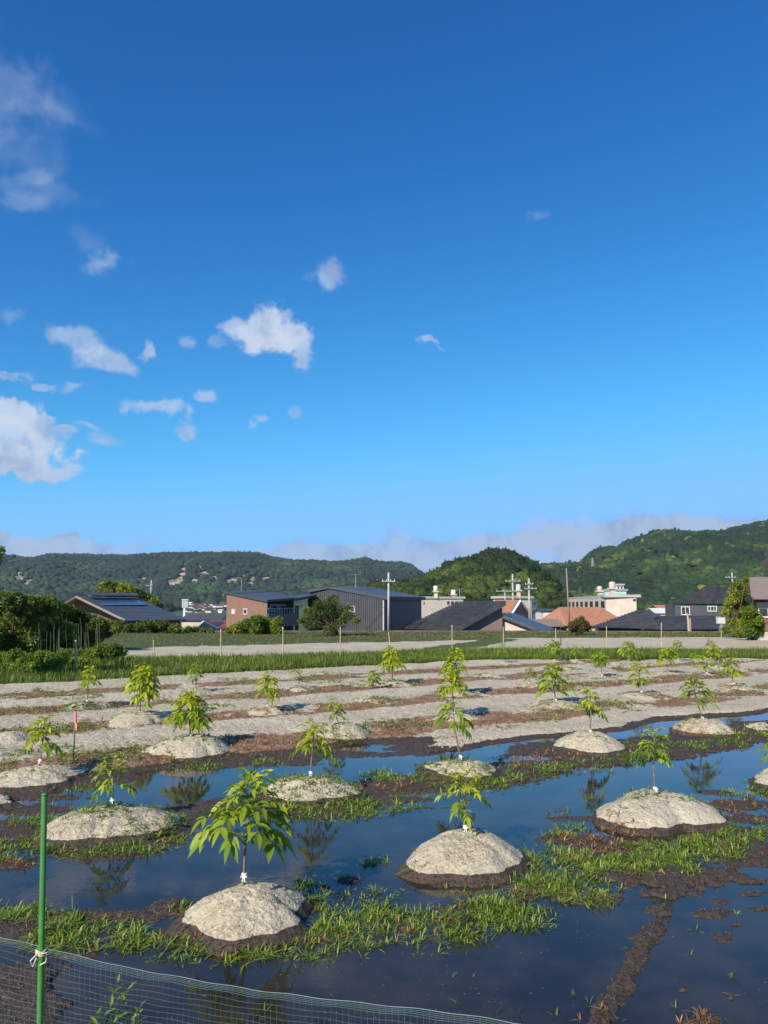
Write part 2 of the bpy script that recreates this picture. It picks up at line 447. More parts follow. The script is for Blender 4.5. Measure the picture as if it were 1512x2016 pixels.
def soil_material():
    m = bpy.data.materials.new('soil'); m.use_nodes = True
    T = NT(m.node_tree); bs = m.node_tree.nodes['Principled BSDF']; L = m.node_tree.links
    geo = T.n('ShaderNodeNewGeometry'); pos = geo.outputs['Position']
    A = {k: T.n('ShaderNodeAttribute', attribute_name=k).outputs['Fac'] for k in ('wet', 'litter', 'green')}
    fine = T.noise(pos, 34, 6, 0.7); mid = T.noise(pos, 4.5, 5, 0.6); big = T.noise(pos, .6, 4, 0.55)
    dry = T.mix(T.ss(fine, .36, .62), (0.295, 0.246, 0.170), (0.570, 0.498, 0.360))
    dry = T.mix(T.ss(mid, .38, .66, 0, .5), dry, (0.385, 0.328, 0.232))
    dry = T.mix(T.ss(big, .40, .62, 0, .35), dry, (0.60, 0.525, 0.42))
    # scattered bits of straw and dark crumbs
    vo = T.n('ShaderNodeTexVoronoi'); vo.inputs['Scale'].default_value = 13; L.new(pos, vo.inputs['Vector'])
    dry = T.mix(T.ss(vo.outputs['Distance'], .20, .09, 0, .75), dry, (0.13, 0.11, 0.06))
    wetc = T.mix(T.ss(fine, .35, .65), (0.030, 0.022, 0.017), (0.098, 0.070, 0.052))
    brown = T.mix(T.ss(fine, .34, .66), (0.115, 0.055, 0.028), (0.30, 0.160, 0.085))
    brown = T.mix(T.ss(mid, .4, .65, 0, .6), brown, (0.31, 0.22, 0.15))
    grn = T.mix(T.ss(fine, .35, .65), (0.035, 0.055, 0.015), (0.10, 0.13, 0.035))
    grn = T.mix(T.ss(mid, .45, .7, 0, .55), grn, (0.16, 0.13, 0.06))
    jit = T.m('MULTIPLY', T.m('SUBTRACT', T.noise(pos, 12, 4, .6), .5), .9)
    def thr(a): return T.ss(T.m('ADD', a, jit), .35, .65)
    c = T.mix(thr(A['litter']), dry, brown)
    wl = T.ss(T.m('ADD', A['wet'], T.m('MULTIPLY', jit, .6)), .40, .60)
    c = T.mix(wl, c, wetc)
    c = T.mix(thr(A['green']), c, grn)
    L.new(c, bs.inputs['Base Color'])
    L.new(T.ss(wl, 0, 1, .92, .72), bs.inputs['Roughness'])
    bs.inputs['Specular IOR Level'].default_value = .25
    b1 = T.n('ShaderNodeBump'); b1.inputs['Strength'].default_value = 1.0; b1.inputs['Distance'].default_value = .024
    L.new(T.noise(pos, 34, 5, .65), b1.inputs['Height'])
    b2 = T.n('ShaderNodeBump'); L.new(T.ss(wl, 0, 1, .8, .25), b2.inputs['Strength']); b2.inputs['Distance'].default_value = .06
    L.new(T.noise(pos, 6, 3, .6), b2.inputs['Height']); L.new(b1.outputs[0], b2.inputs['Normal'])
    L.new(b2.outputs[0], bs.inputs['Normal'])
    return m
M_soil = soil_material()
def gridfaces(nr, nc):
    i = np.arange(nr * nc).reshape(nr, nc)
    return np.stack([i[:-1, :-1], i[:-1, 1:], i[1:, 1:], i[1:, :-1]], -1).reshape(-1, 4)
ground = npmesh('ground', np.stack([Xg, Yg, Zg], -1).reshape(-1, 3), [gridfaces(len(ys), NX)], M_soil,
                attrs=dict(wet=wet.ravel(), litter=litm.ravel(), green=greenm.ravel()), smooth=True)
tag(ground, kind='structure')

# water: one level sheet, seen wherever the soil lies lower
def water_material():
    m = bpy.data.materials.new('muddy_water'); m.use_nodes = True
    T = NT(m.node_tree); bs = m.node_tree.nodes['Principled BSDF']; L = m.node_tree.links
    geo = T.n('ShaderNodeNewGeometry'); pos = geo.outputs['Position']
    L.new(T.mix(T.ss(T.noise(pos, 1.2, 4, .6), .35, .65), (0.016, 0.014, 0.013), (0.038, 0.030, 0.023)), bs.inputs['Base Color'])
    L.new(T.ss(T.noise(pos, 2.2, 4, .6), .5, .7, .015, .09), bs.inputs['Roughness']); bs.inputs['IOR'].default_value = 1.34
    b = T.n('ShaderNodeBump'); b.inputs['Strength'].default_value = .07; b.inputs['Distance'].default_value = .01
    L.new(T.noise(pos, 9, 3, .5), b.inputs['Height']); L.new(b.outputs[0], bs.inputs['Normal'])
    return m
wx = np.linspace(-16, 26, 43); wy = np.linspace(3.3, 26, 24)
WX, WY = np.meshgrid(wx, wy)
water = npmesh('water', np.stack([WX, WY, WX * 0], -1).reshape(-1, 3), [gridfaces(24, 43)], water_material())
tag(water, kind='structure')

# ------------------------------------------------------------------ mounds and saplings
M_leaf = leafmat('sapling_leaf', (0.13, 0.20, 0.015), (0.31, 0.38, 0.022), (0.50, 0.52, 0.04), trans=.42, rough=.45)
M_leafd = leafmat('sapling_leaf_dark', (0.09, 0.16, 0.016), (0.22, 0.31, 0.024), (0.42, 0.46, 0.05), trans=.42, rough=.45)
M_bark = mat('young_bark', (0.22, 0.18, 0.14), (0.12, 0.09, 0.07), 30, .85, .3)
M_tie = mat('white_cloth_tie', (0.78, 0.78, 0.76), (0.62, 0.62, 0.62), 20, .8)
M_pink = mat('pink_ribbon', (0.85, 0.22, 0.25), (0.7, 0.15, 0.2), 20, .7)

def leaflets(origins, dirs, lens, wids, droop, rg, var):
    """many folded, drooping leaflets at once; returns verts, quads, tris, var"""
    n = len(origins)
    up = np.array([0, 0, 1.0])
    d = dirs / np.linalg.norm(dirs, axis=1, keepdims=True)
    side = np.cross(d, up); ln = np.linalg.norm(side, axis=1, keepdims=True); side = np.where(ln < 1e-3, np.array([[1, 0, 0]]), side / np.maximum(ln, 1e-6))
    nor = np.cross(side, d)
    tw = rg.normal(0, .45, (n, 1)); side = side * np.cos(tw) + nor * np.sin(tw); nor = np.cross(side, d)
    T_ = [0, .28, .6, 1.0]; Wd_ = [0.10, .95, .85, 0.0]
    V = []
    for t, w in zip(T_, Wd_):
        c = origins + d * (lens * t)[:, None] - up * (droop * lens * t * t)[:, None]
        if w == 0: V.append(c)
        else:
            hw = (wids * w / 2)[:, None]
            V += [c - side * hw + nor * hw * .35, c, c + side * hw + nor * hw * .35]
    V = np.stack(V, 1)            # n,10,3
    k = V.shape[1]
    b = np.arange(n)[:, None] * k
    q = []
    for r in range(2):
        o = r * 3
        q += [[o, o + 1, o + 4, o + 3], [o + 1, o + 2, o + 5, o + 4]]
    t3 = [[6, 7, 9], [7, 8, 9]]
    Q = (b[:, :, None] + np.array(q)[None]).reshape(-1, 4)
    T3 = (b[:, :, None] + np.array(t3)[None]).reshape(-1, 3)
    return V.reshape(-1, 3), Q, T3, np.repeat(var, k)

def sapling(base, top_z, crown_lo, half, nleaf, seed, label, lean=(0, 0), dark=False, tie=True, group='young walnut saplings on the soil mounds', leaf_scale=1.0, tiepink=False, name='sapling', cat='sapling'):
    rg = np.random.default_rng(seed)
    bx, by, bz = base
    poise = rg.uniform(-.25, .5); wid_ = rg.uniform(.9, 1.25); n_lf = rg.uniform(.85, 1.2); nleaf = int(nleaf * n_lf)
    if by < 12: leaf_scale *= .86
    if by > 13: nleaf = int(nleaf * 1.5); leaf_scale *= 1.12
    root = empty(name, (bx, by, bz), label, cat, group)
    Ht = top_z - bz
    # trunk, slightly wavy
    n = 9
    ph = rg.uniform(0, 6)
    def axis(t):
        wv = .035 * Ht * math.sin(3.2 * t + ph) * t
        return Vector((bx + lean[0] * t + wv, by + lean[1] * t + .02 * math.cos(4 * t + ph) * t, bz - .04 + (Ht * .86 + .04) * t))
    r0 = .011 + .004 * Ht
    mb = MB(); mb.tube([axis(k / (n - 1)) for k in range(n)], [r0 * (1 - .65 * k / (n - 1)) for k in range(n)], 7)
    lo_t = max(.16, (crown_lo - bz) / (Ht * .86) + .10)
    nb = max(3, int(nleaf * .28))
    anchors = []
    for k in range(nb):
        t = lo_t + (1 - lo_t) * (k + .5) / nb * .85
        a = axis(t); an = k * 2.4 + ph
        L_ = half * rg.uniform(.25, .5) * (1.15 - .8 * t)
        e = a + Vector((math.cos(an) * L_, math.sin(an) * L_, L_ * .75))
        mb.tube([a, (a + e) / 2 + Vector((0, 0, -.01)), e], [r0 * .42, r0 * .32, r0 * .2], 5)
        anchors += [(np.array(e), an), (np.array((a + e) / 2), an + 1.0)]
    mb.build('trunk', M_bark, root, smooth=True)
    O = []; D = []; Ln = []; Wd2 = []; Dr = []; Va = []; stems = MB()
    for k in range(nleaf):
        if k < len(anchors) and rg.random() < .8: a, an = anchors[k]; t = (a[2] - bz) / max(Ht, .1)
        else:
            t = lo_t + (1.06 - lo_t) * ((k + rg.random()) / nleaf); a = np.array(axis(t)); an = k * 2.399 + ph; t = t * .86
        an = an + rg.normal(0, .35)
        topness = np.clip((t - lo_t) / max(.88 - lo_t, .1), 0, 1)
        Ll = half * rg.uniform(.55, 1.0) * (1.0 - .58 * topness ** 1.6)
        up0 = rg.uniform(.15, .75) + poise * .5 + .95 * topness ** 2
        nl = int(rg.integers(3, 5))
        pv = None; lp = []
        for j in range(6):
            q = j / 5
            p = a + np.array([math.cos(an), math.sin(an), 0]) * Ll * q * (1 - .12 * q) + np.array([0, 0, 1]) * Ll * (up0 * q - (.55 + .2 * up0) * q * q)
            lp.append(p)
        lp = np.array(lp); lsz = 1 - .42 * topness
        stems.tube([Vector(p) for p in lp], [.0028, .0026, .0022, .0018, .0014, .001], 3, cap=False)
        vb = np.clip(.34 + .50 * topness + rg.normal(0, .18), 0, 1)
        for j in range(nl):
            q = .32 + .62 * j / max(nl - 1, 1)
            i0 = min(int(q * 5), 4); f = q * 5 - i0
            p = lp[i0] * (1 - f) + lp[i0 + 1] * f
            tang = lp[i0 + 1] - lp[i0]; tang /= np.linalg.norm(tang)
            sd_ = np.array([-math.sin(an), math.cos(an), 0])
            for sg in (-1, 1):
                dd = tang * .62 + sd_ * sg * .75 + np.array([0, 0, -.38 + poise * .5 + .75 * topness + rg.normal(0, .16)])
                O.append(p); D.append(dd); Ln.append(lsz * leaf_scale * half * rg.uniform(.30, .46)); Va.append(np.clip(vb + rg.normal(0, .07), 0, 1)); Dr.append(rg.uniform(.12, .42))
        p = lp[-1]; tang = lp[-1] - lp[-2]
        O.append(p); D.append(tang / np.linalg.norm(tang)); Ln.append(lsz * leaf_scale * half * rg.uniform(.40, .52)); Va.append(vb); Dr.append(.35)
    O, D, Ln, Va, Dr = map(np.array, (O, D, Ln, Va, Dr))
    V, Q, T3, va = leaflets(O, D, Ln, Ln * rg.uniform(.32, .42, len(Ln)) * wid_, Dr, rg, Va)
    ns = len(stems.v)
    sq = np.array(stems.f) + len(V)
    V = np.concatenate([V, np.array(stems.v)])
    npmesh('foliage', V, [Q, T3, sq], M_leafd if dark else M_leaf, root, dict(var=np.concatenate([va, np.full(ns, .35)])), smooth=False)
    if tie:
        h_ = .10 if by < 12 else .06
        a = axis(h_ / (Ht * .86)); tb = MB(); rr = r0 + .006
        tb.lathe((a.x, a.y, a.z - .015), [(rr, 0), (rr + .002, .006), (rr + .001, .02), (rr + .003, .03), (rr, .036)], 9)
        for sg in (-1, 1):
            tb.prism([(a.x + sg * .006, a.y - rr, a.z), (a.x + sg * .024, a.y - rr - .010, a.z + .010), (a.x + sg * .028, a.y - rr - .008, a.z - .004), (a.x + sg * .008, a.y - rr, a.z - .009)], (0, -.003, 0))
            tb.prism([(a.x, a.y - rr - .004, a.z), (a.x + sg * .007, a.y - rr - .006, a.z - .002), (a.x + sg * .016, a.y - rr - .014, a.z - .036), (a.x + sg * .008, a.y - rr - .012, a.z - .040)], (0, -.003, 0))
        tb.build('ribbon' if tiepink else 'cloth_tie', M_pink if tiepink else M_tie, root)
    return root

def mk_(a, seed): return 1 + .10 * np.sin(a * 2 + seed) + .08 * np.sin(a * 3 + seed * 1.7) + .05 * np.sin(a * 5 + seed * 2.3) + .025 * np.sin(a * 11 + seed)
def mound_z(cx, cy, rad, h, seed, squash, X, Y):
    an = math.atan(SL); dx = X - cx; dy = Y - cy
    lx = dx * math.cos(an) + dy * math.sin(an); ly = (-dx * math.sin(an) + dy * math.cos(an)) / squash
    r = np.hypot(lx, ly) / (rad * mk_(np.arctan2(ly, lx), seed))
    q = (seed * 7919 % 100) / 100
    prof = np.clip(1 - np.minimum(r, 1) ** (1.75 + .9 * q), 0, 1) ** (1.0 + .25 * (1 - q))
    Z = -.07 + (h + .07) * prof
    Z = Z + (fbm(X * 2.1, Y * 2.1, seed, 3) - .5) * .085 * np.clip((1 - r) * 4, 0, 1)
    return np.where(r < 1, Z, -9)
def mound(cx, cy, rad, h, seed, label, group='soil mounds heaped in rows', squash=.92, lit=0.0, topgreen=0.0, ang=None):
    """a heap of soil: flat-topped dome whose foot runs into the field"""
    nr, na = (46, 110) if cy < 18 else (26, 56)
    r = np.linspace(0, 1, nr)[:, None]; a = np.linspace(0, 2 * np.pi, na, endpoint=False)[None, :]
    an = SL and math.atan(SL)
    k = mk_(a, seed)
    lx = r * np.cos(a) * k * rad; ly = r * np.sin(a) * k * rad * squash
    X = cx + lx * math.cos(an) - ly * math.sin(an); Y = cy + lx * math.sin(an) + ly * math.cos(an)
    Z = mound_z(cx, cy, rad, h, seed, squash, X, Y)
    Z = Z + (fbm(X * 16, Y * 16, seed + 5, 3, .7) - .5) * .036 * (1 if cy < 18 else .8) * np.minimum(1, (1 - r) * 4)
    gh = height(X, Y); Z = np.where(r > .86, np.minimum(Z, gh + .02 - (r - .86) * .5), Z)
    n1 = fbm(X * 3, Y * 3, seed + 9, 3) - .5
    wetv = 1 - smooth(Z + n1 * .015, .066, .082)
    if cy > 16.4: wetv = wetv * .25
    litv = np.clip(lit * smooth(n1, -.15, .12) + smooth(r, .75, 1.0) * (.7 if cy > 13.5 else 0), 0, 1)
    grv = np.clip(topgreen * smooth(n1 + .12, -.05, .1), 0, 1) * .75
    V = np.stack([X, Y, Z + 0 * X], -1).reshape(-1, 3)
    i = np.arange(nr * na).reshape(nr, na); j = np.roll(i, -1, 1)
    F = np.stack([i[:-1], i[1:], j[1:], j[:-1]], -1).reshape(-1, 4)
    o = npmesh('soil_mound', V, [F], M_soil, attrs=dict(wet=wetv.ravel(), litter=litv.ravel(), green=grv.ravel()), smooth=True)
    tag(o, label, 'soil mound', group)
    MOUNDS.append((cx, cy, rad, h, topgreen, seed, squash))
    return o
MOUNDS = []
# every plant: (trunk foot px,py) (top py) (crown bottom py) (half width px) leaves, lean px, mound px width, mound height, options, words
HAZE = 0.00005
PL = [
 # row nearest the viewer
 (481, 1738, 1520, 1680, 93, 40, 4, 290, .26, dict(dark=True), 'largest leafy sapling, on the soil mound nearest the front', 'round pale soil mound under the largest sapling, nearest the front', 0, 0),
 (917, 1640, 1512, 1606, 50, 24, -2, 262, .25, {}, 'yellow-green sapling with a white bow on the smooth mound ringed by wet soil', 'smooth sunlit mound standing in water right of the largest sapling', 0, 0),
 (1290, 1562, 1432, 1510, 46, 20, 2, 255, .26, dict(dark=True), 'slender sapling with pale bare stem on the broad mound beside the blue channel', 'broad smooth mound on the right, below the blue channel', 0, .15),
 (1536, 1505, 1440, 1490, 40, 16, -4, 150, .26, {}, 'sapling half cut off by the right edge of the view', 'mound cut off by the right edge, beside the blue channel', 0, .1),
 # second row
 (222, 1585, 1488, 1560, 44, 20, -6, 262, .25, dict(dark=True), 'drooping sapling on the weedy mound between the green stake and the largest sapling', 'weedy mound between the green stake and the largest sapling', .1, .5),
 (611, 1530, 1415, 1492, 44, 22, 3, 200, .22, {}, 'spreading sapling on the grass-speckled mound, its mirror image in the blue water', 'grass-speckled mound surrounded by blue water at centre left', .1, .45),
 (910, 1497, 1375, 1440, 46, 19, -22, 185, .20, dict(dark=True), 'sapling with a bent dark stem leaning left at the tip of the dry soil lane', 'pale weedy mound at the tip of the dry soil lane', .1, .3),
 (1162, 1450, 1352, 1412, 29, 18, 2, 155, .22, {}, 'bright yellow slender sapling on the small clean mound above the blue channel', 'small clean mound with dark wet foot above the blue channel', 0, .2),
 (1385, 1422, 1335, 1388, 34, 15, -20, 135, .20, dict(dark=True), 'sapling leaning left over the weedy mound right of the clean small mound', 'low brown mound with a weedy cap, above the right end of the channel', .45, .2),
 # third row
 (78, 1505, 1413, 1476, 42, 22, 4, 225, .22, {}, 'low bushy sapling behind the left mound, next to the pink-tipped stake', 'coarse soil mound at the foot of the pink-tipped stake', .1, .1),
 (375, 1458, 1362, 1430, 40, 30, -4, 180, .24, {}, 'dense round sapling with a white-tied stem on the mound left of the water', 'clean-sided mound with a weedy cap, left above the water', 0, .3),
 (668, 1434, 1370, 1412, 20, 10, -14, 130, .20, dict(dark=True), 'small crooked sapling with few leaves behind the centre-left water', 'pale mound with green flanks behind the centre-left water', .15, .5),
 (893, 1412, 1318, 1372, 28, 26, 0, 130, .16, {}, 'tall narrow sapling seen over the top of the bent-stemmed one', 'littered mound behind the bent-stemmed sapling', .6, .1),
 (1095, 1386, 1308, 1370, 32, 26, -6, 140, .18, dict(dark=True), 'full sapling right of the narrow column of leaves, on a dry littered mound', 'dry littered mound under the full sapling at centre right', .6, .1),
 (1263, 1369, 1303, 1350, 22, 16, -4, 135, .18, {}, 'light airy sapling left of the leaning one, in the middle of the right field', 'broad reddish mound left of the leaning sapling', .6, .1),
 (1445, 1352, 1295, 1330, 22, 14, -6, 120, .16, {}, 'sapling at the far right, third row back from the water', 'reddish mound near the right edge, third row back', .6, .1),
 # fourth row
 (18, 1452, 0, 0, 0, 0, 0, 110, .20, None, '', 'grey crumbly mound at the left edge of the field', 0, 0),
 (275, 1411, 1312, 1380, 34, 28, 3, 150, .20, {}, 'full sapling with white tie at the left, behind the dense round one', 'brown-tinted mound at the left, behind the dense round sapling', .4, .1),
 (527, 1398, 1322, 1368, 27, 18, 0, 125, .17, {}, 'sapling with flat spreading leaves left of centre, fourth row back', 'littered mound left of centre under the flat spreading sapling', .55, .15),
 (746, 1376, 0, 0, 0, 0, 0, 125, .17, None, '', 'littered bare mound at the centre of the field, without a tree', .6, .1),
 (893, 1366, 1280, 1330, 27, 22, 6, 110, .16, {}, 'highest sapling in the column of leaves at the centre, touching the verge', 'small mound behind the tall narrow sapling', .5, .2),
 (1040, 1351, 1312, 1336, 14, 10, 6, 90, .15, dict(dark=True), 'little dark green sapling just left of the full centre-right one', 'small reddish mound with a white tie left of the full sapling', .5, .1),
 (1185, 1335, 1283, 1310, 20, 14, 0, 95, .14, dict(dark=True), 'dark sapling right of the full centre-right one, close to the verge', 'low mound under the dark sapling near the verge at right', .5, .2),
 (1315, 1328, 1276, 1308, 20, 16, 0, 90, .14, dict(tiepink=True), 'sapling with a red ribbon at its foot, right of centre near the verge', 'low mound with the red-ribboned sapling', .4, .2),
 (1392, 1330, 1290, 1318, 17, 12, -8, 80, .13, {}, 'ragged yellow sapling between the red-ribboned one and the far right pair', 'low mound under the ragged yellow sapling', .4, .2),
 # fifth row
 (172, 1388, 1310, 1355, 20, 20, 0, 120, .18, {}, 'thin-stemmed yellow sapling at the left near the white stake', 'weedy mound beside the thin-stemmed yellow sapling at left', .2, .7),
 (385, 1364, 1305, 1345, 20, 14, 0, 110, .16, dict(dark=True), 'dark thin sapling left of centre, against the green verge', 'grey mound under the dark thin sapling near the verge', .3, .2),
 (588, 1356, 1317, 1340, 14, 10, 0, 110, .15, {}, 'tiny sapling between the flat spreading one and the small green bush', 'mound behind the flat spreading sapling', .5, .3),
 (772, 1346, 1270, 1322, 24, 24, 0, 110, .15, {}, 'bright yellow sapling at the centre of the field, overlapping the verge', 'mound with the bright yellow sapling at the centre', .5, .2),
 (735, 1356, 1318, 1344, 15, 16, 0, 0, .12, dict(dark=True, tie=False), 'small green bush-like sapling just left of the bright yellow central one', '', 0, 0),
 (960, 1332, 0, 0, 0, 0, 0, 90, .14, None, '', 'low bare mound right of the column of leaves', .4, .2),
 (1112, 1318, 0, 0, 0, 0, 0, 80, .13, None, '', 'low bare mound behind the full centre-right sapling', .4, .3),
 (990, 1308, 1263, 1292, 14, 14, 0, 60, .12, dict(dark=True), 'green sapling rising from the verge right of the black tiled roof', '', 0, 0),
 (1092, 1304, 1262, 1288, 18, 16, 0, 62, .12, dict(dark=True), 'round green sapling on the verge below the wooden utility pole', '', 0, 0),
 (1134, 1304, 1271, 1290, 10, 10, 0, 55, .12, {}, 'smallest sapling on the verge, right of the round green one', '', 0, 0),
 (1237, 1304, 1262, 1289, 18, 14, 0, 60, .12, dict(dark=True), 'sapling on the verge in front of the black hipped roof', '', 0, 0),
 (1334, 1304, 1259, 1284, 14, 14, 0, 60, .12, dict(dark=True), 'compact dark sapling on the verge above the red-ribboned one', '', 0, 0),
 (1400, 1300, 1257, 1278, 12, 13, 0, 60, .12, dict(dark=True), 'dark green sapling high on the verge at far right', '', 0, 0),
 (1410, 1316, 1275, 1303, 18, 16, 0, 70, .12, {}, 'yellow sapling at far right in front of the dark green one', '', 0, 0),
 (1366, 1318, 1284, 1305, 11, 10, 0, 0, .12, {}, 'small yellow sapling left of the far right pair', '', 0, 0),
]
seed = 100
for (px, py, ty, cy_, hw, nl, ln, mw, mh, opt, tl, ml, lit, tg) in PL:
    seed += 7
    x, y = G(px, py, mh)
    ax = Vector((x, y, 0))
    dist = y / ray(px, py)[1]
    if mw:
        rad = mw / 1520 * dist / 2 * 1.16
        oy = .10 if opt is not None and py > 1500 else 0
        mound(x + (.05 if px == 481 else 0), y - oy, max(rad, .5), mh + (.08 if py < 1460 else 0), seed, ml or 'low weedy mound on the verge, under a sapling that stands out against the far field', 'soil mounds heaped in rows', lit=lit, topgreen=tg)
    if opt is None: continue
    tz = P(px, ty, y).z; lz = P(px, cy_, y).z
    o2 = dict(opt); dark = o2.pop('dark', False)
    sapling((x, y, mh - .01 + (.08 if py < 1460 and mw else 0)), tz, lz, hw / 1520 * dist * 1.02, max(int(nl * 1.25), 9), seed, tl, lean=(ln / 1520 * dist, 0), dark=dark, **o2)
# three more bare mounds with only litter
for px, py, mw, ml in ((415, 1392, 90, 'small crumbly mound between the two left fourth-row mounds'), (640, 1342, 90, 'grey-green weedy mound near the verge left of the central yellow sapling'), (150, 1372, 100, 'dark grassy mound at the left near the verge'), (1495, 1425, 90, 'reddish littered mound at the right edge behind the channel')):
    x, y = G(px, py, .15); mound(x, y, mw / 1520 * y / 2 * 1.2, .16, px, ml, lit=.4, topgreen=.35)

# ------------------------------------------------------------------ grass
def blades(px_, py_, pz_, nb, L, Wb, rg, spread=.03, lay=.6, name='grass', m=None, varc=.5, vars_=.2, kindlabel=None):
    n = len(px_); N = n * nb
    O = np.stack([np.repeat(px_, nb), np.repeat(py_, nb), np.repeat(pz_, nb)], 1)
    an = rg.uniform(0, 2 * np.pi, N)
    O[:, 0] += np.cos(an) * rg.uniform(0, 1, N) * spread * np.repeat(L, nb) * 4; O[:, 1] += np.sin(an) * rg.uniform(0, 1, N) * spread * np.repeat(L, nb) * 4
    l = np.repeat(L, nb) * rg.uniform(.55, 1.15, N); w = np.repeat(Wb, nb) * rg.uniform(.7, 1.2, N)
    le = rg.uniform(.15, 1.0, N) * lay
    d = np.stack([np.cos(an), np.sin(an)], 1)
    sd_ = np.stack([-np.sin(an), np.cos(an), np.zeros(N)], 1)
    V = []
    for t, ww in ((0, .6), (.4, 1.0), (.75, .7), (1.0, 0)):
        out_ = l * (le * t + .35 * le * t * t); z = l * (t * (1 - le * .45) - .55 * le * t * t)
        c = O + np.stack([d[:, 0] * out_, d[:, 1] * out_, z], 1)
        if ww: V += [c - sd_ * (w * ww / 2)[:, None], c + sd_ * (w * ww / 2)[:, None]]
        else: V.append(c)
    V = np.stack(V, 1); k = 7; b = np.arange(N)[:, None, None] * k
    Q = (b + np.array([[0, 1, 3, 2], [2, 3, 5, 4]])[None]).reshape(-1, 4); T3 = (b + np.array([[4, 5, 6]])[None]).reshape(-1, 3)
    va = np.clip(np.repeat(rg.normal(varc, vars_, n), nb) + rg.normal(0, .1, N), 0, 1)
    o = npmesh(name, V.reshape(-1, 3), [Q, T3], m, attrs=dict(var=np.repeat(va, k)))
    return tag(o, kindlabel, 'grass', kind='stuff') if kindlabel else o
M_grass = leafmat('field_grass', (0.045, 0.09, 0.014), (0.15, 0.225, 0.026), (0.33, 0.39, 0.06), trans=.3)
M_dead = leafmat('dead_grass', (0.11, 0.045, 0.018), (0.25, 0.12, 0.045), (0.44, 0.29, 0.15), trans=.15, rough=.8)
def surf(x, y):
    z = height(x, y)
    for cx, cy, rad, h, tg, sd9, sq9 in MOUNDS:
        z = np.maximum(z, mound_z(cx, cy, rad, h, sd9, sq9, x, y))
    return z
def inmound(x, y, f):
    q = np.zeros(len(x), bool)
    for cx, cy, rad, h, tg, sd9, sq9 in MOUNDS: q |= (cy < 18) & (np.hypot(x - cx, y - cy) < rad * f)
    return q
GR = [(1130, 1765, 90, 20, .9), (1040, 1800, 70, 16, .9), (780, 1850, 120, 16, .9), (240, 1862, 130, 14, .8), (60, 1812, 60, 14, .8), (1400, 1655, 80, 16, .9), (330, 1860, 70, 14, .9), (450, 1885, 120, 12, .6), (560, 1868, 80, 16, .9), (250, 1850, 60, 14, .7), (650, 1800, 60, 22, .45), (480, 1860, 160, 14, .8), (180, 1845, 110, 18, .8), (930, 1830, 60, 14, .7), (660, 1870, 60, 10, .6), (200, 1832, 120, 26, 1), (420, 1862, 140, 20, 1), (120, 1810, 60, 12, .6), (30, 1800, 60, 14, .8), (560, 1835, 100, 34, .9), (700, 1838, 120, 42, 1), (850, 1818, 130, 46, 1), (990, 1785, 110, 44, 1), (1100, 1745, 120, 38, 1), (760, 1780, 60, 16, .7), (350, 1795, 40, 14, .8), (610, 1760, 34, 26, .8),
      (1230, 1704, 130, 24, 1), (1350, 1672, 120, 18, 1), (1450, 1642, 60, 16, 1), (1060, 1692, 70, 20, .7), (740, 1700, 22, 8, .8), (900, 1752, 60, 8, .5), (850, 1720, 60, 10, .5), (1110, 1690, 60, 14, .8),
      (60, 1620, 80, 14, .6), (70, 1662, 60, 22, .55), (300, 1622, 60, 24, .9), (200, 1675, 110, 10, .6), (330, 1660, 40, 12, .8), (15, 1670, 40, 20, .5),
      (560, 1605, 50, 18, .9), (640, 1598, 90, 12, .9), (700, 1578, 60, 12, .7), (545, 1555, 20, 20, .8), (755, 1530, 36, 14, .9), (740, 1590, 70, 9, .7), (820, 1568, 60, 7, .6),
      (845, 1518, 26, 20, .9), (940, 1548, 70, 12, 1), (1000, 1528, 40, 10, .8), (1100, 1516, 80, 9, 1), (1180, 1502, 80, 8, .9), (1050, 1530, 50, 6, .7),
      (1300, 1470, 90, 7, .8), (1400, 1468, 50, 9, .9), (1440, 1457, 36, 14, 1), (1150, 1455, 40, 6, .6), (1270, 1490, 70, 7, .8), (1490, 1448, 40, 8, .8),
      (1100, 1602, 32, 8, .7), (1120, 1640, 40, 12, .6), (1460, 1562, 50, 10, .8), (1400, 1610, 40, 8, .5), (1490, 1640, 40, 20, .7), (40, 1500, 40, 8, .6), (110, 1493, 60, 6, .7), (150, 1555, 60, 6, .5), (20, 1560, 40, 8, .5),
      (380, 1512, 80, 8, .5), (520, 1502, 60, 8, .6), (240, 1510, 50, 6, .5), (100, 1376, 50, 9, 1), (480, 1352, 50, 7, .8), (650, 1338, 40, 6, .8), (560, 1330, 30, 4, .6), (735, 1352, 30, 6, .6),
      (250, 1342, 60, 5, .5), (1250, 1318, 90, 4, .5), (1100, 1346, 40, 5, .4), (860, 1430, 30, 6, .7), (280, 1365, 60, 6, .6), (1080, 1424, 40, 5, .8), (1220, 1405, 50, 5, .4), (490, 1790, 30, 8, .12), (700, 1760, 90, 10, .25)]
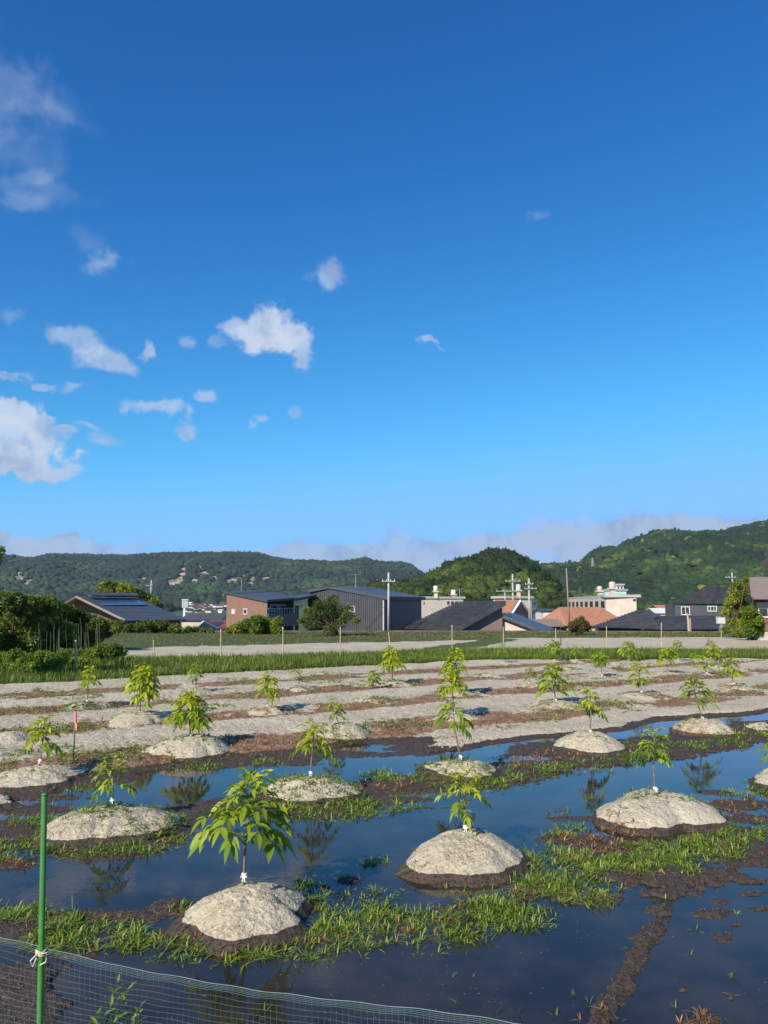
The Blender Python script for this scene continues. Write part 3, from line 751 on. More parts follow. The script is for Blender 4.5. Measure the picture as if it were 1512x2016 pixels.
BR = [(545, 1468, 80, 9, 1), (490, 1478, 50, 6, 1), (1030, 1503, 46, 14, 1), (790, 1442, 65, 10, .8), (850, 1455, 40, 6, .7), (1450, 1592, 75, 16, 1), (1490, 1610, 40, 12, .7), (1180, 1652, 70, 24, .9), (1120, 1670, 50, 14, .8), (1420, 1442, 70, 10, .9), (1480, 1434, 40, 8, .8),
      (692, 1727, 28, 9, 1), (640, 1748, 16, 5, .7), (730, 1762, 20, 4, .6), (830, 1742, 22, 4, .6), (330, 1608, 24, 6, .8), (1090, 1490, 50, 9, .6), (1240, 1480, 60, 5, .6), (760, 1550, 40, 7, .7), (840, 1545, 50, 8, .8), (700, 1560, 30, 5, .5), (270, 1510, 40, 6, .7), (150, 1590, 40, 5, .3),
      (1345, 1950, 14, 9, .8), (1440, 1965, 12, 8, .5), (1180, 2005, 40, 8, .8), (1380, 2008, 40, 10, .6), (60, 1705, 60, 6, .5), (300, 1395, 40, 5, .5), (120, 1412, 60, 6, .6), (450, 1420, 40, 5, .5), (390, 1455, 30, 5, .4), (640, 1405, 60, 5, .6), (800, 1350, 50, 5, .5), (1340, 1368, 40, 6, .8), (1150, 1362, 40, 6, .5), (700, 1362, 50, 5, .6), (960, 1440, 50, 6, .5)]
def scatter(L, rowband, npts, ymin, ymax, rg, brown):
    """points on the ground, thicker near the viewer as 1/distance"""
    y = ymin * (ymax / ymin) ** rg.random(npts)
    x = rg.uniform(-1, 1, npts) * (.60 * y + .6)
    w = np.zeros(npts)
    wb = (fbm(x * 2.2, y * 2.2, 91 if brown else 92, 3) - .5) * 1.6
    for a, b, c, d, k in L: w = np.maximum(w, k * ewt(ell(a, b, c, d), x, y, .8, wb))
    w = w * (.28 + .72 * smooth(fbm(x * 3.3, y * 3.3, 93 + brown, 3) + .0, .36, .52))
    if rowband:
        wob = (fbm(x * .35, y * .35, 3, 3) - .5); s = y - SL * x + wob * 1.1
        bn = np.zeros(npts)
        for r in ROWS[2:]: bn = np.maximum(bn, np.exp(-((s - r + (-.35 if not brown else .1)) / .6) ** 4))
        nn_ = fbm(x * .9, y * .9, 96 if brown else 95, 3) - .5
        ve = np.minimum(31.0 + SL * x, 33.2 + .1 * x)
        w = np.maximum(w, bn * smooth(nn_, -.05, .12) * (y < ve) * rowband)
    keep_ = rg.random(npts) < w
    return x[keep_], y[keep_]
rg = np.random.default_rng(5)
gx, gy = scatter(GR, .66, 110000, 4.9, 34, rg, False)
gz = surf(gx, gy); ok = (gz > -.2) & ~inmound(gx, gy, .80); gx, gy, gz = gx[ok], gy[ok], np.maximum(gz[ok], -.01)
g = blades(gx, gy, gz, 7, .045 + .075 * rg.random(len(gx)) ** 2.0, .0068 + .00045 * gy, rg, lay=1.35, spread=.07, m=M_grass, varc=.5, vars_=.26)
tag(g, 'short green weeds growing along the planting rows and at the water edge', 'grass', kind='stuff')
gx, gy = scatter(BR + [(a, b_, c_, d_, e_ * .16) for a, b_, c_, d_, e_ in GR], .7, 60000, 4.9, 34, rg, True)
gz = surf(gx, gy); ok = (gz > -.04) & ~inmound(gx, gy, .72); gx, gy, gz = gx[ok], gy[ok], np.maximum(gz[ok], -.005)
g = blades(gx, gy, gz, 6, .05 + .04 * rg.random(len(gx)), .005 + .0004 * gy, rg, lay=1.25, name='dead_grass', m=M_dead, varc=.5, vars_=.25)
tag(g, 'orange-brown dead weeds between the mounds', 'dead grass', kind='stuff')
# sprouts on the mounds
sx = []; sy = []
for cx, cy, rad, h, tg, sd9, sq9 in MOUNDS:
    k = int((90 if cy < 13 else 50) * (.10 + tg * 13)); a = rg.uniform(0, 6.28, k); r = rad * np.sqrt(rg.random(k)) * .86
    X = cx + np.cos(a) * r; Y = cy + np.sin(a) * r
    q = fbm(X * 3.5, Y * 3.5, 77, 2) > (.60 - .16 * min(tg * 2, 1)); sx.append(X[q]); sy.append(Y[q])
sx = np.concatenate(sx); sy = np.concatenate(sy)
g = blades(sx, sy, surf(sx, sy) + .0, 5, .05 + .035 * rg.random(len(sx)), .006 + .0004 * sy, rg, lay=1.1, name='mound_weeds', m=M_grass, varc=.45)
tag(g, 'small weeds sprouting on the soil mounds', 'weeds', kind='stuff')
# lone tufts standing in the front water
tx = []; ty_ = []
for px, py in ((1130, 1960), (1242, 1868), (1095, 2000), (890, 1925), (905, 1975), (1020, 1998), (1220, 2010), (930, 1925), (1370, 1830), (1310, 1770), (1290, 1775), (975, 1995), (1360, 1880), (1440, 1925), (1450, 1800), (650, 1900), (585, 1908), (590, 1890), (1160, 1975), (1330, 1985), (500, 2005), (520, 1990)):
    a, b = G(px, py); tx.append(a); ty_.append(b)
tx = np.array(tx); ty_ = np.array(ty_)
g = blades(tx, ty_, tx * 0 - .012, 5, np.full(len(tx), .075), np.full(len(tx), .009), rg, lay=1.0, name='water_sprouts', m=M_grass, varc=.4)
tag(g, 'single grass sprouts standing in the shallow front water', 'grass', kind='stuff')
# floating crumbs, bits of straw on the water
def crumbs(name, x, y, z, size, m, rg, flat=.6):
    n = len(x)
    base = np.array([[1, 0, 0], [-1, 0, 0], [0, 1, 0], [0, -1, 0], [0, 0, 1], [0, 0, -1]], float)
    V = base[None] * (size[:, None, None]) * rg.uniform(.6, 1.35, (n, 6, 1)) * np.array([1, 1, flat])
    a = rg.uniform(0, 6.28, n); ca, sa = np.cos(a)[:, None], np.sin(a)[:, None]
    V2 = np.stack([V[..., 0] * ca - V[..., 1] * sa, V[..., 0] * sa + V[..., 1] * ca, V[..., 2]], -1) + np.stack([x, y, z], 1)[:, None]
    f = np.array([[0, 2, 4], [2, 1, 4], [1, 3, 4], [3, 0, 4], [2, 0, 5], [1, 2, 5], [3, 1, 5], [0, 3, 5]])
    F = (np.arange(n)[:, None, None] * 6 + f[None]).reshape(-1, 3)
    return npmesh(name, V2.reshape(-1, 3), [F], m, attrs=dict(wet=np.zeros(n * 6), litter=np.zeros(n * 6), green=np.zeros(n * 6)))
cxs, cys, czs, css = [], [], [], []
for cx, cy, rad, h, tg, sd9, sq9 in MOUNDS:
    if cy > 20: continue
    k = int(1500 * min(1, (9 / cy) ** 1.2)); a = rg.uniform(0, 6.28, k); r = rad * np.sqrt(rg.random(k)) * .80
    X = cx + np.cos(a) * r; Y = cy + np.sin(a) * r * .95; Z = surf(X, Y); q = Z > .085
    cxs.append(X[q]); cys.append(Y[q]); czs.append(Z[q] + .0); css.append((.004 + .006 * rg.random(q.sum()) ** 3) * (cy / 8) ** .5)
k = 15000; Y = 12.5 * (32 / 12.5) ** rg.random(k); X = rg.uniform(-1, 1, k) * (.6 * Y); Z = height(X, Y); q = (Z > .08)
cxs.append(X[q]); cys.append(Y[q]); czs.append(Z[q] + .003); css.append((.008 + .012 * rg.random(q.sum()) ** 2) * (Y[q] / 16) ** .5)
o = crumbs('soil_clods', *map(np.concatenate, (cxs, cys, czs, css)), M_soil, rg)
tag(o, 'loose crumbs of pale dry soil lying on mounds and lanes', 'soil clods', kind='stuff')
wx2 = []; k = 60000; Y = 4.4 * (14 / 4.4) ** rg.random(k); X = rg.uniform(-1, 1, k) * (.6 * Y + .3); Z = height(X, Y); q = (Z > -.004) & (Z < .12) & ~inmound(X, Y, .8)
o = crumbs('mud_clods', X[q], Y[q], Z[q] + .002, (.004 + .008 * rg.random(q.sum()) ** 2) * (Y[q] / 7) ** .5, mat('wet_mud_crumb', (0.035, 0.026, 0.02), (0.13, 0.09, 0.06), 14, .7), rg)
tag(o, 'dark wet crumbs of soil on the mud flats', 'soil clods', kind='stuff')
gx, gy = scatter(GR, 0, 9000, 4.9, 12, rg, False); q = ~inmound(gx, gy, .8); gx, gy = gx[q], gy[q]
g = blades(gx, gy, np.maximum(surf(gx, gy), -.01), 5, .09 + .07 * rg.random(len(gx)), .0095 + .0003 * gy, rg, lay=1.7, spread=.03, name='crabgrass', m=M_grass, varc=.62, vars_=.2)
tag(g, 'sprawling long-bladed crabgrass in the wet front strip', 'grass', kind='stuff')
M_straw = mat('floating_straw', (0.10, 0.085, 0.06), (0.045, 0.04, 0.035), 3, .7)
k = 9000; Y = 4.4 * (16 / 4.4) ** rg.random(k); X = rg.uniform(-1, 1, k) * (.6 * Y + .3); Z = height(X, Y); dn = fbm(X * 1.1, Y * 1.1, 55, 3)
q = (Z < -.005) & (rg.random(k) < smooth(dn, .42, .66) * .9 + .05)
o = crumbs('floating_debris', X[q], Y[q], X[q] * 0 + .001, .003 + .010 * rg.random(q.sum()) ** 3, M_straw, rg, flat=.3)
tag(o, 'tiny bits of straw and mud floating on the water', 'debris', kind='stuff')
# tall green verge between the two fields
M_verge = leafmat('verge_grass', (0.05, 0.09, 0.014), (0.14, 0.20, 0.026), (0.26, 0.30, 0.05), trans=.3, noise_scale=.9)
M_back = leafmat('dry_verge_grass', (0.08, 0.095, 0.02), (0.19, 0.19, 0.045), (0.30, 0.24, 0.11), trans=.2, noise_scale=.3)
k = 26000; X = rg.uniform(-1, 1, k) * 27; ve = np.minimum(31.0 + SL * X, 33.2 + .1 * X); fe = _lin(FE, X)
Y = ve - .3 + (fe - ve) * rg.random(k) ** 1.0; q = (np.abs(X) < .62 * Y) & (Y > ve - .4) & (Y < np.maximum(fe, ve + .5) + .6)
X, Y = X[q], Y[q]
g = blades(X, Y, height(X, Y), 6, .26 + .30 * rg.random(len(X)) * fbm(X * .4, Y * .4, 8, 2), np.full(len(X), .02), rg, lay=.5, spread=.06, name='verge_grass', m=M_verge, varc=.5)
tag(g, 'knee-high green grass on the bank between the orchard and the far ploughed field', 'grass', kind='stuff')
k = 9000; X = rg.uniform(-30, 36, k); Y = rg.uniform(_lin(TE, X), 68, k); q = rg.random(k) < .25 + fbm(X * .3, Y * .3, 14, 3)
X, Y = X[q], Y[q]
g = blades(X, Y, height(X, Y), 5, .08 + .10 * rg.random(len(X)), np.full(len(X), .035), rg, lay=.9, spread=.08, name='back_grass', m=M_back, varc=.5, vars_=.25)
tag(g, 'patchy low grass along the far end of the ploughed fields', 'grass', kind='stuff')

# ================================================================== HILLS
def pl_interp(pts, px): return np.interp(px, [p[0] for p in pts], [p[1] for p in pts])
def hill(name, sky_, D, depth, foot_py, seed, mcol, nx=260, ny=60, back=.25, gully=1.0):
    """ridge whose crest stands at distance D; slope runs forward by depth"""
    x0, x1 = sky_[0][0], sky_[-1][0]
    pxs = np.linspace(x0, x1, nx); py = pl_interp(sky_, pxs)
    r = [ray(a, b) for a, b in zip(pxs, py)]
    crest = np.array([EYE + q[2] / q[1] * D for q in r]); dirx = np.array([q[0] / q[1] for q in r])
    rf = ray(756, foot_py); zf = EYE + rf[2] / rf[1] * (D - depth)
    t = np.concatenate([np.linspace(0, 1, ny), 1 + np.linspace(.06, 1, 10) * back])
    T_, X_ = np.meshgrid(t, np.arange(nx), indexing='ij')
    Y = D - depth + depth * T_
    X = dirx[None, :] * (D + (Y - D) * .55)
    e = np.where(T_ <= 1, smooth(T_, -.25, 1.0) * 1.0, 1 - (T_ - 1) / back * .6)
    e0 = smooth(np.array(0.0), -.25, 1.0); e = np.where(T_ <= 1, (e - e0) / (1 - e0), e)
    Z = zf + (crest[None, :] - zf) * e
    g = fbm(X / (depth * .22), Y / (depth * .5), seed, 4) - .5
    Z = Z + g * (crest[None, :] - zf) * .30 * gully * np.sin(np.pi * np.clip(T_, 0, 1))
    V = np.stack([X, Y, Z], -1)
    o = npmesh(name, V.reshape(-1, 3), [gridfaces(len(t), nx)], mcol, smooth=True)
    tag(o, kind='structure')
    return V, t
def ico_sphere(sub):
    import bmesh
    b = bmesh.new(); bmesh.ops.create_icosphere(b, subdivisions=sub, radius=1)
    v = np.array([x.co[:] for x in b.verts]); f = np.array([[q.index for q in p.verts] for p in b.faces]); b.free()
    return v, f
ICO1, ICO2, ICO3 = ico_sphere(1), ico_sphere(2), ico_sphere(3)
def crowns(name, P_, S_, ico, rg, m, label, cards=0, variants=10, squash=.85, patch=60.0, nolabel=False, conif=0.0):
    """many tree crowns as one wood: lumpy bodies and leaf tufts"""
    v0, f0 = ico
    Vs = []; Fs = []; vas = []; off = 0
    var_ = []
    for k in range(variants):
        d = v0.copy()
        nzv = (fbm(d[:, 0] * 2.4 + k * 7 + d[:, 2] * 1.7, d[:, 1] * 2.4 - k * 5 + d[:, 2] * 1.3, 300 + k, 3) - .5) * .95
        d = d * (1 + nzv)[:, None]; d[:, 2] = np.where(d[:, 2] < 0, d[:, 2] * .55, d[:, 2] * squash)
        q = f0; vv = d; tri = f0
        shade_ = np.zeros(len(d))
        if cards:
            n = cards; i = rg.integers(0, len(v0), n); c = d[i] * rg.uniform(.88, 1.12, (n, 1)) + rg.normal(0, .05, (n, 3))
            a1 = rg.normal(0, 1, (n, 3)); a1 /= np.linalg.norm(a1, axis=1, keepdims=True); a2 = np.cross(a1, rg.normal(0, 1, (n, 3))); a2 /= np.linalg.norm(a2, axis=1, keepdims=True)
            s_ = rg.uniform(.07, .16, (n, 1)); cv = np.stack([c - a1 * s_, c + a2 * s_, c + a1 * s_ * .9], 1).reshape(-1, 3)
            vv = np.concatenate([d, cv]); tri = np.concatenate([f0, np.arange(3 * n).reshape(-1, 3) + len(d)])
            shade_ = np.concatenate([shade_, np.repeat(rg.normal(0, .16, n), 3)])
        var_.append((vv, tri, shade_))
    n = len(P_)
    pv = fbm(P_[:, 0] / patch, P_[:, 1] / patch, 17, 3)
    for k in range(n):
        vv, tri, sh = var_[int(rg.integers(variants))]
        a = rg.uniform(0, 6.28); ca, sa = math.cos(a), math.sin(a); s_ = S_[k]; zs = s_ * rg.uniform(.8, 1.25)
        if rg.random() < conif: zs = s_ * 2.0; sx_ = s_ * .55
        else: sx_ = s_
        w = np.stack([(vv[:, 0] * ca - vv[:, 1] * sa) * sx_, (vv[:, 0] * sa + vv[:, 1] * ca) * sx_, vv[:, 2] * zs], -1) + P_[k]
        Vs.append(w.astype(np.float32)); Fs.append(tri + off); off += len(vv)
        base = np.clip(.02 + 1.25 * (pv[k] - .30) + rg.normal(0, .13), 0, .72)
        if rg.random() < .008: base = .95
        vas.append(np.clip(base + sh, 0, 1))
    o = npmesh(name, np.concatenate(Vs), [np.concatenate(Fs)], m, attrs=dict(var=np.concatenate(vas)), smooth=False)
    if not nolabel: tag(o, label, 'wood', kind='stuff')
    return o
def forest(V, t, D, size, frac, rg, lo=0.0, avoid=(), pxlim=(-120, 1640)):
    """crown positions over the front slope of a hill grid"""
    nt = np.sum(t <= 1.08)
    a = V[:nt]
    R_, C_ = a.shape[:2]
    wid = np.linalg.norm(a[-1, -1] - a[-1, 0]); dep = np.mean(np.linalg.norm(a[-1] - a[0], axis=1))
    n = int(wid * dep / (size ** 2) * frac)
    i = lo * (R_ - 1) + rg.random(n) * (R_ - 1.001 - lo * (R_ - 1)); j = rg.random(n) * (C_ - 1.001)
    i0 = i.astype(int); j0 = j.astype(int); fi = (i - i0)[:, None]; fj = (j - j0)[:, None]
    p = (a[i0, j0] * (1 - fi) + a[i0 + 1, j0] * fi) * (1 - fj) + (a[i0, j0 + 1] * (1 - fi) + a[i0 + 1, j0 + 1] * fi) * fj
    # image position of each, only to keep the scars bare and skip what lies out of sight
    ang = p[:, 0] / p[:, 1]; pxv = 756 + 1520 * ang * (math.cos(PITCH))
    rz = (p[:, 2] - EYE) / p[:, 1]; pyv = 1190 - 1520 * rz * 1.014
    ok = (pxv > pxlim[0]) & (pxv < pxlim[1])
    for (cx, cy, rx, ry, tl) in avoid:
        c_, s_ = math.cos(R(tl)), math.sin(R(tl)); dx = pxv - cx; dy = pyv - cy
        ok &= ((dx * c_ + dy * s_) / rx) ** 2 + ((-dx * s_ + dy * c_) / ry) ** 2 > 1
    return p[ok]
M_wood_far = leafmat('far_wood', (0.010, 0.022, 0.014), (0.026, 0.050, 0.022), (0.075, 0.100, 0.026), trans=0, rough=.9)
M_wood_mid = leafmat('near_wood', (0.014, 0.028, 0.007), (0.055, 0.085, 0.014), (0.20, 0.20, 0.026), trans=.12, rough=.8)
M_wood_right = leafmat('right_wood', (0.010, 0.024, 0.011), (0.026, 0.052, 0.016), (0.13, 0.15, 0.022), trans=0, rough=.9)
M_hillfloor = mat('hill_floor', (0.016, 0.026, 0.011), (0.030, 0.042, 0.016), .05, .95)
def hillfloor_scar():
    m = mat('far_hill_floor', (0.36, 0.285, 0.21), (0.11, 0.11, 0.06), .045, .95, lo=.50, hi=.60)
    return m
SKY_L = [(-260, 1108), (-100, 1104), (0, 1104), (50, 1103), (62, 1107), (85, 1107), (110, 1099), (160, 1098), (200, 1099), (250, 1099), (300, 1096), (330, 1094), (400, 1094), (440, 1093), (480, 1092), (510, 1094), (530, 1101), (560, 1107), (590, 1111), (620, 1111), (650, 1113), (680, 1112), (700, 1109), (720, 1105), (735, 1111), (760, 1114), (790, 1113), (808, 1118), (822, 1130), (850, 1146), (900, 1165), (1000, 1175)]
SKY_R = [(1020, 1130), (1060, 1122), (1085, 1121), (1110, 1121), (1135, 1119), (1147, 1113), (1152, 1102), (1165, 1092), (1185, 1087), (1200, 1090), (1213, 1092), (1219, 1078), (1240, 1069), (1262, 1065), (1285, 1053), (1300, 1055), (1325, 1055), (1350, 1058), (1380, 1055), (1400, 1056), (1430, 1050), (1450, 1045), (1480, 1038), (1512, 1033), (1600, 1022), (1720, 1030)]
SKY_M = [(698, 1176), (737, 1160), (776, 1154), (805, 1158), (839, 1142), (863, 1135), (888, 1118), (907, 1113), (931, 1111), (946, 1104), (965, 1096), (985, 1094), (999, 1097), (1018, 1107), (1038, 1116), (1049, 1127), (1063, 1140), (1077, 1154), (1086, 1173), (1092, 1198)]
rgh = np.random.default_rng(21)
M_scar = hillfloor_scar()
VL, tL = hill('far_hill', SKY_L, 2300, 900, 1208, 31, M_scar, gully=1.2)
SCARS = [(366, 1128, 6, 27, 5), (350, 1148, 18, 7, 0), (388, 1146, 11, 5, 0), (43, 1138, 6, 15, 25), (63, 1146, 6, 10, 20), (287, 1143, 7, 6, 0), (338, 1150, 7, 9, 0), (453, 1147, 6, 13, 8), (467, 1142, 6, 14, 15), (483, 1137, 8, 4, 0), (499, 1146, 7, 14, 25), (580, 1141, 8, 6, 0), (425, 1140, 5, 8, 0), (520, 1140, 4, 9, 10)]
pL = forest(VL, tL, 2300, 11.5, 1.15, rgh, avoid=SCARS, pxlim=(-60, 930))
crowns('hill_wood', pL + np.array([0, 0, 2.5]), rgh.uniform(5.5, 10.5, len(pL)), ICO1, rgh, M_wood_far, 'dense dark wood covering the long far ridge', patch=120)
VR, tR = hill('right_hill', SKY_R, 1050, 620, 1206, 37, M_hillfloor, gully=1.0)
SC_R = [(1320, 1092, 9, 6, 0), (1465, 1090, 7, 5, 0), (1250, 1107, 6, 3, 0)]
pR = forest(VR, tR, 1050, 5.6, 1.15, rgh, avoid=SC_R, pxlim=(1000, 1560))
crowns('hill_wood', pR + np.array([0, 0, 1.5]), rgh.uniform(2.4, 5.0, len(pR)), ICO2, rgh, M_wood_right, 'mixed wood with yellow-green crowns covering the hill at the right', patch=60, conif=.03)
VM, tM = hill('middle_hill', SKY_M, 340, 120, 1222, 43, M_hillfloor, nx=120, ny=30, gully=.5)
pM = forest(VM, tM, 340, 3.9, 1.25, rgh, pxlim=(600, 1130))
crowns('hill_wood', pM + np.array([0, 0, .6]), rgh.uniform(1.5, 3.3, len(pM)), ICO2, rgh, M_wood_mid, 'broad-leaved wood on the round hill at the centre', cards=260, patch=22, variants=14)
# low woods at the foot of the far ridge
def lowwood(px0, px1, D, py, dpth, size, n, label, m=M_wood_far, ico=ICO2, cards=0):
    pxs = rgh.uniform(px0, px1, n); d = D + rgh.uniform(0, 1, n) * dpth
    r_ = [ray(a, py) for a in pxs]
    p = np.array([[q[0] / q[1] * dd, dd, EYE + q[2] / q[1] * D - size * .6] for q, dd in zip(r_, d)])
    return crowns('low_wood', p, rgh.uniform(.7, 1.35, n) * size, ico, rgh, m, label, cards=cards, patch=80)
lowwood(330, 560, 1150, 1187, 180, 11, 420, 'belt of trees at the foot of the far ridge behind the town')
lowwood(-60, 330, 900, 1190, 200, 9, 420, 'belt of trees below the far ridge at the left')
lowwood(1240, 1600, 420, 1206, 70, 4.5, 300, 'belt of trees behind the black-roofed houses', m=M_wood_right, cards=120)
lowwood(1040, 1140, 420, 1205, 60, 4.0, 60, 'belt of trees between the round hill and the long cream block', m=M_wood_right, cards=120)
lowwood(760, 840, 230, 1196, 20, 2.6, 60, 'belt of trees behind the small brown building', m=M_wood_mid, cards=200)

# ================================================================== BUILDINGS
M = {}
M['brown'] = mat('brown_render', (0.255, 0.145, 0.105), (0.225, 0.125, 0.09), 2, .85, .1)
M['darkgrey'] = mat('dark_corrugated', (0.078, 0.080, 0.088), (0.064, 0.066, 0.073), 1, .5)
M['greybrown'] = mat('grey_brown_render', (0.25, 0.19, 0.16), (0.22, 0.165, 0.14), 1.5, .85, .1)
M['tile'] = mat('black_roof_tile', (0.048, 0.050, 0.057), (0.078, 0.080, 0.088), 1.5, .42, .15, 30)
M['metalroof'] = mat('grey_metal_roof', (0.075, 0.080, 0.090), (0.060, 0.064, 0.072), 1, .5)
M['cream'] = mat('cream_render', (0.58, 0.49, 0.40), (0.50, 0.42, 0.345), .8, .85, .1)
M['white'] = mat('white_render', (0.62, 0.60, 0.56), (0.54, 0.52, 0.49), .8, .8)
M['orange'] = mat('orange_roof_tile', (0.36, 0.155, 0.085), (0.46, 0.22, 0.13), 3, .8, .2, 20)
M['red'] = mat('red_metal_roof', (0.24, 0.065, 0.070), (0.20, 0.05, 0.055), 2, .6)
M['wood'] = mat('brown_board', (0.20, 0.105, 0.065), (0.12, 0.065, 0.04), 6, .8, .2)
M['darkwood'] = mat('dark_timber', (0.075, 0.05, 0.04), (0.045, 0.03, 0.025), 5, .8)
M['glass'] = mat('window_glass', (0.03, 0.035, 0.04), (0.05, 0.055, 0.065), 3, .12, spec=.6)
M['frame'] = mat('pale_frame', (0.62, 0.62, 0.60), (0.55, 0.55, 0.54), 4, .5)
M['concrete'] = mat('concrete', (0.44, 0.43, 0.41), (0.34, 0.33, 0.31), 4, .85, .2)
M['wallc'] = mat('weathered_wall', (0.085, 0.06, 0.05), (0.16, 0.12, 0.10), 1.5, .9, .3)
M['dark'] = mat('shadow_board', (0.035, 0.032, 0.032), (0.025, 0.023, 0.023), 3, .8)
M['steel'] = mat('galvanised_steel', (0.42, 0.43, 0.44), (0.34, 0.35, 0.36), 6, .5, metallic=.4)
M['teal'] = mat('pale_teal_render', (0.42, 0.62, 0.58), (0.36, 0.56, 0.52), 2, .8)
M['solar'] = mat('solar_panel', (0.05, 0.075, 0.12), (0.035, 0.05, 0.085), 8, .18, spec=.7)
M['bamboo'] = mat('dry_bamboo', (0.48, 0.38, 0.25), (0.34, 0.27, 0.18), 12, .7)
M['cable'] = mat('black_cable', (0.02, 0.02, 0.02), (0.03, 0.03, 0.03), 5, .6)

def lerp(a, b, t): return a + (b - a) * t
def wallxy(A, B, u0, u1, z0, z1, th=.06, back=.02):
    """box lying on a wall line A->B (metres along, heights), proud by th"""
    A = Vector((A[0], A[1], 0)); B = Vector((B[0], B[1], 0)); d = (B - A).normalized(); n = Vector((d.y, -d.x, 0))
    if n.dot((A + B) / 2) > 0: n = -n        # towards the viewer
    p = [A + d * u0 - n * back, A + d * u1 - n * back, A + d * u1 + n * th, A + d * u0 + n * th]
    mb = MB(); mb.prism([Vector((q.x, q.y, z0)) for q in p], (0, 0, z1 - z0)); return mb
def onwall(A, B, px, py):
    r = ray(px, py); ax, ay = A[0], A[1]; dx, dy = B[0] - ax, B[1] - ay
    # t*r.xy = A + s*d
    det = r[0] * (-dy) - (-dx) * r[1]; t = (ax * (-dy) - (-dx) * ay) / det
    x, y = r[0] * t, r[1] * t
    L = math.hypot(dx, dy); return ((x - ax) * dx + (y - ay) * dy) / L, EYE + r[2] * t
def window(parent, A, B, x0, y0, x1, y1, frame=True, m='glass', fm='frame', bars=0):
    u0, z1 = onwall(A, B, x0, y0); u1, z0 = onwall(A, B, x1, y1)
    if u1 < u0: u0, u1 = u1, u0
    if not frame:
        return wallxy(A, B, u0, u1, z0, z1, .03).build('window', M[m], parent)
    w = min(.09, (u1 - u0) * .16); mb = MB()
    for b in (wallxy(A, B, u0, u1, z1 - w, z1, .07), wallxy(A, B, u0, u1, z0, z0 + w, .07), wallxy(A, B, u0, u0 + w, z0 + w, z1 - w, .07), wallxy(A, B, u1 - w, u1, z0 + w, z1 - w, .07)):
        k = len(mb.v); mb.v += b.v; mb.f += [tuple(i + k for i in f) for f in b.f]
    for q in range(bars):
        uc = u0 + (u1 - u0) * (q + 1) / (bars + 1); b = wallxy(A, B, uc - w * .4, uc + w * .4, z0 + w, z1 - w, .06); k = len(mb.v); mb.v += b.v; mb.f += [tuple(i + k for i in f) for f in b.f]
    f = mb.build('window', M[fm], parent)
    wallxy(A, B, u0 + w, u1 - w, z0 + w, z1 - w, .03).build('pane', M[m], f)
    return f
def slab(pts, th, name, m, parent):
    n = (Vector(pts[1]) - Vector(pts[0])).cross(Vector(pts[2]) - Vector(pts[0])).normalized()
    if n.z < 0: n = -n
    mb = MB(); mb.prism([Vector(p) for p in pts], -n * th); return mb.build(name, m, parent)
def coursed(pts, n, name, m, parent, th=.10, step=.035, ribs=0):
    """roof plane laid in n overlapping courses; pts = eave left, eave right, ridge right, ridge left"""
    a, b, c, d = [Vector(p) for p in pts]; nn = (b - a).cross(d - a)
    if nn.length < 1e-6: nn = (b - a).cross(c - a)
    nn.normalize()
    if nn.z < 0: nn = -nn
    mb = MB(); ov = .15
    for k in range(n):
        t0, t1 = k / n, min((k + 1 + ov) / n, 1)
        p0, p1 = lerp(a, d, t0), lerp(b, c, t0); q0, q1 = lerp(a, d, t1), lerp(b, c, t1)
        up = nn * step
        top = [p0 + up, p1 + up, q1, q0]
        mb.prism(top, -nn * th)
    return mb.build(name, m, parent)
def prism_walls(foot, z0, tops, name, m, parent):
    """walls over a footprint; tops = height at each corner (closed body)"""
    n = len(foot); mb = MB(); mb.v = [(p[0], p[1], z0) for p in foot] + [(p[0], p[1], t) for p, t in zip(foot, tops)]
    mb.f = [tuple(range(n)), tuple(range(n, 2 * n))] + [(k, (k + 1) % n, n + (k + 1) % n, n + k) for k in range(n)]
    return mb.build(name, m, parent)
def xy(px, py, Y): p = P(px, py, Y); return (p.x, p.y)

# -- farmhouse at the left, dark roof with a row of solar glass
b = empty('farmhouse', (*xy(240, 1240, 74), -3), 'timber farmhouse with dark grey roof and a strip of roof glazing, left behind the hedge', 'house')
eL = P(248, 1222, 70); eR = P(367, 1220, 77); rR = P(270, 1176, 84); rL = P(152, 1176, 76)
coursed([eL, eR, rR, rL], 16, 'roof', M['metalroof'], b, .12, .02)
back = P(124, 1191, 84); backR = back + (rR - rL)
slab([rL, rR, backR, back], .14, 'roof', M['metalroof'], b)
f1 = lerp(eL, rL, .06); f2 = lerp(eL, rL, .97); f3 = lerp(back, rL, .12)
bar = MB(); bar.tube([eL + Vector((-.05, -.1, -.02)), rL + Vector((-.05, -.1, .02)), back + Vector((-.05, -.1, -.02))], .13, 4); bar.build('barge_board', M['greybrown'], b)
off = (eR - eL).normalized() * .8
g1, g2, g3 = eL.lerp(rL, .07) + off, rL + off, rL.lerp(back, .9) + off
h1 = g1 + (eR - eL) * .86; h3 = g3 + (eR - eL) * .86; h2 = g2 + (eR - eL) * .86
mb = MB(); mb.v = [(g1.x, g1.y, -4), (g1.x, g1.y, g1.z - .2), (g2.x, g2.y, g2.z - .2), (g3.x, g3.y, g3.z - .2), (g3.x, g3.y, -4), (h1.x, h1.y, -4), (h1.x, h1.y, h1.z - .2), (h2.x, h2.y, h2.z - .2), (h3.x, h3.y, h3.z - .2), (h3.x, h3.y, -4)]
mb.f = [(0, 1, 2, 3, 4), (5, 6, 7, 8, 9), (0, 1, 6, 5), (1, 2, 7, 6), (2, 3, 8, 7), (3, 4, 9, 8)]
mb.build('wall', M['wood'], b)
window(b, g3[:2], g1[:2], 171, 1206, 192, 1211, fm='darkwood')
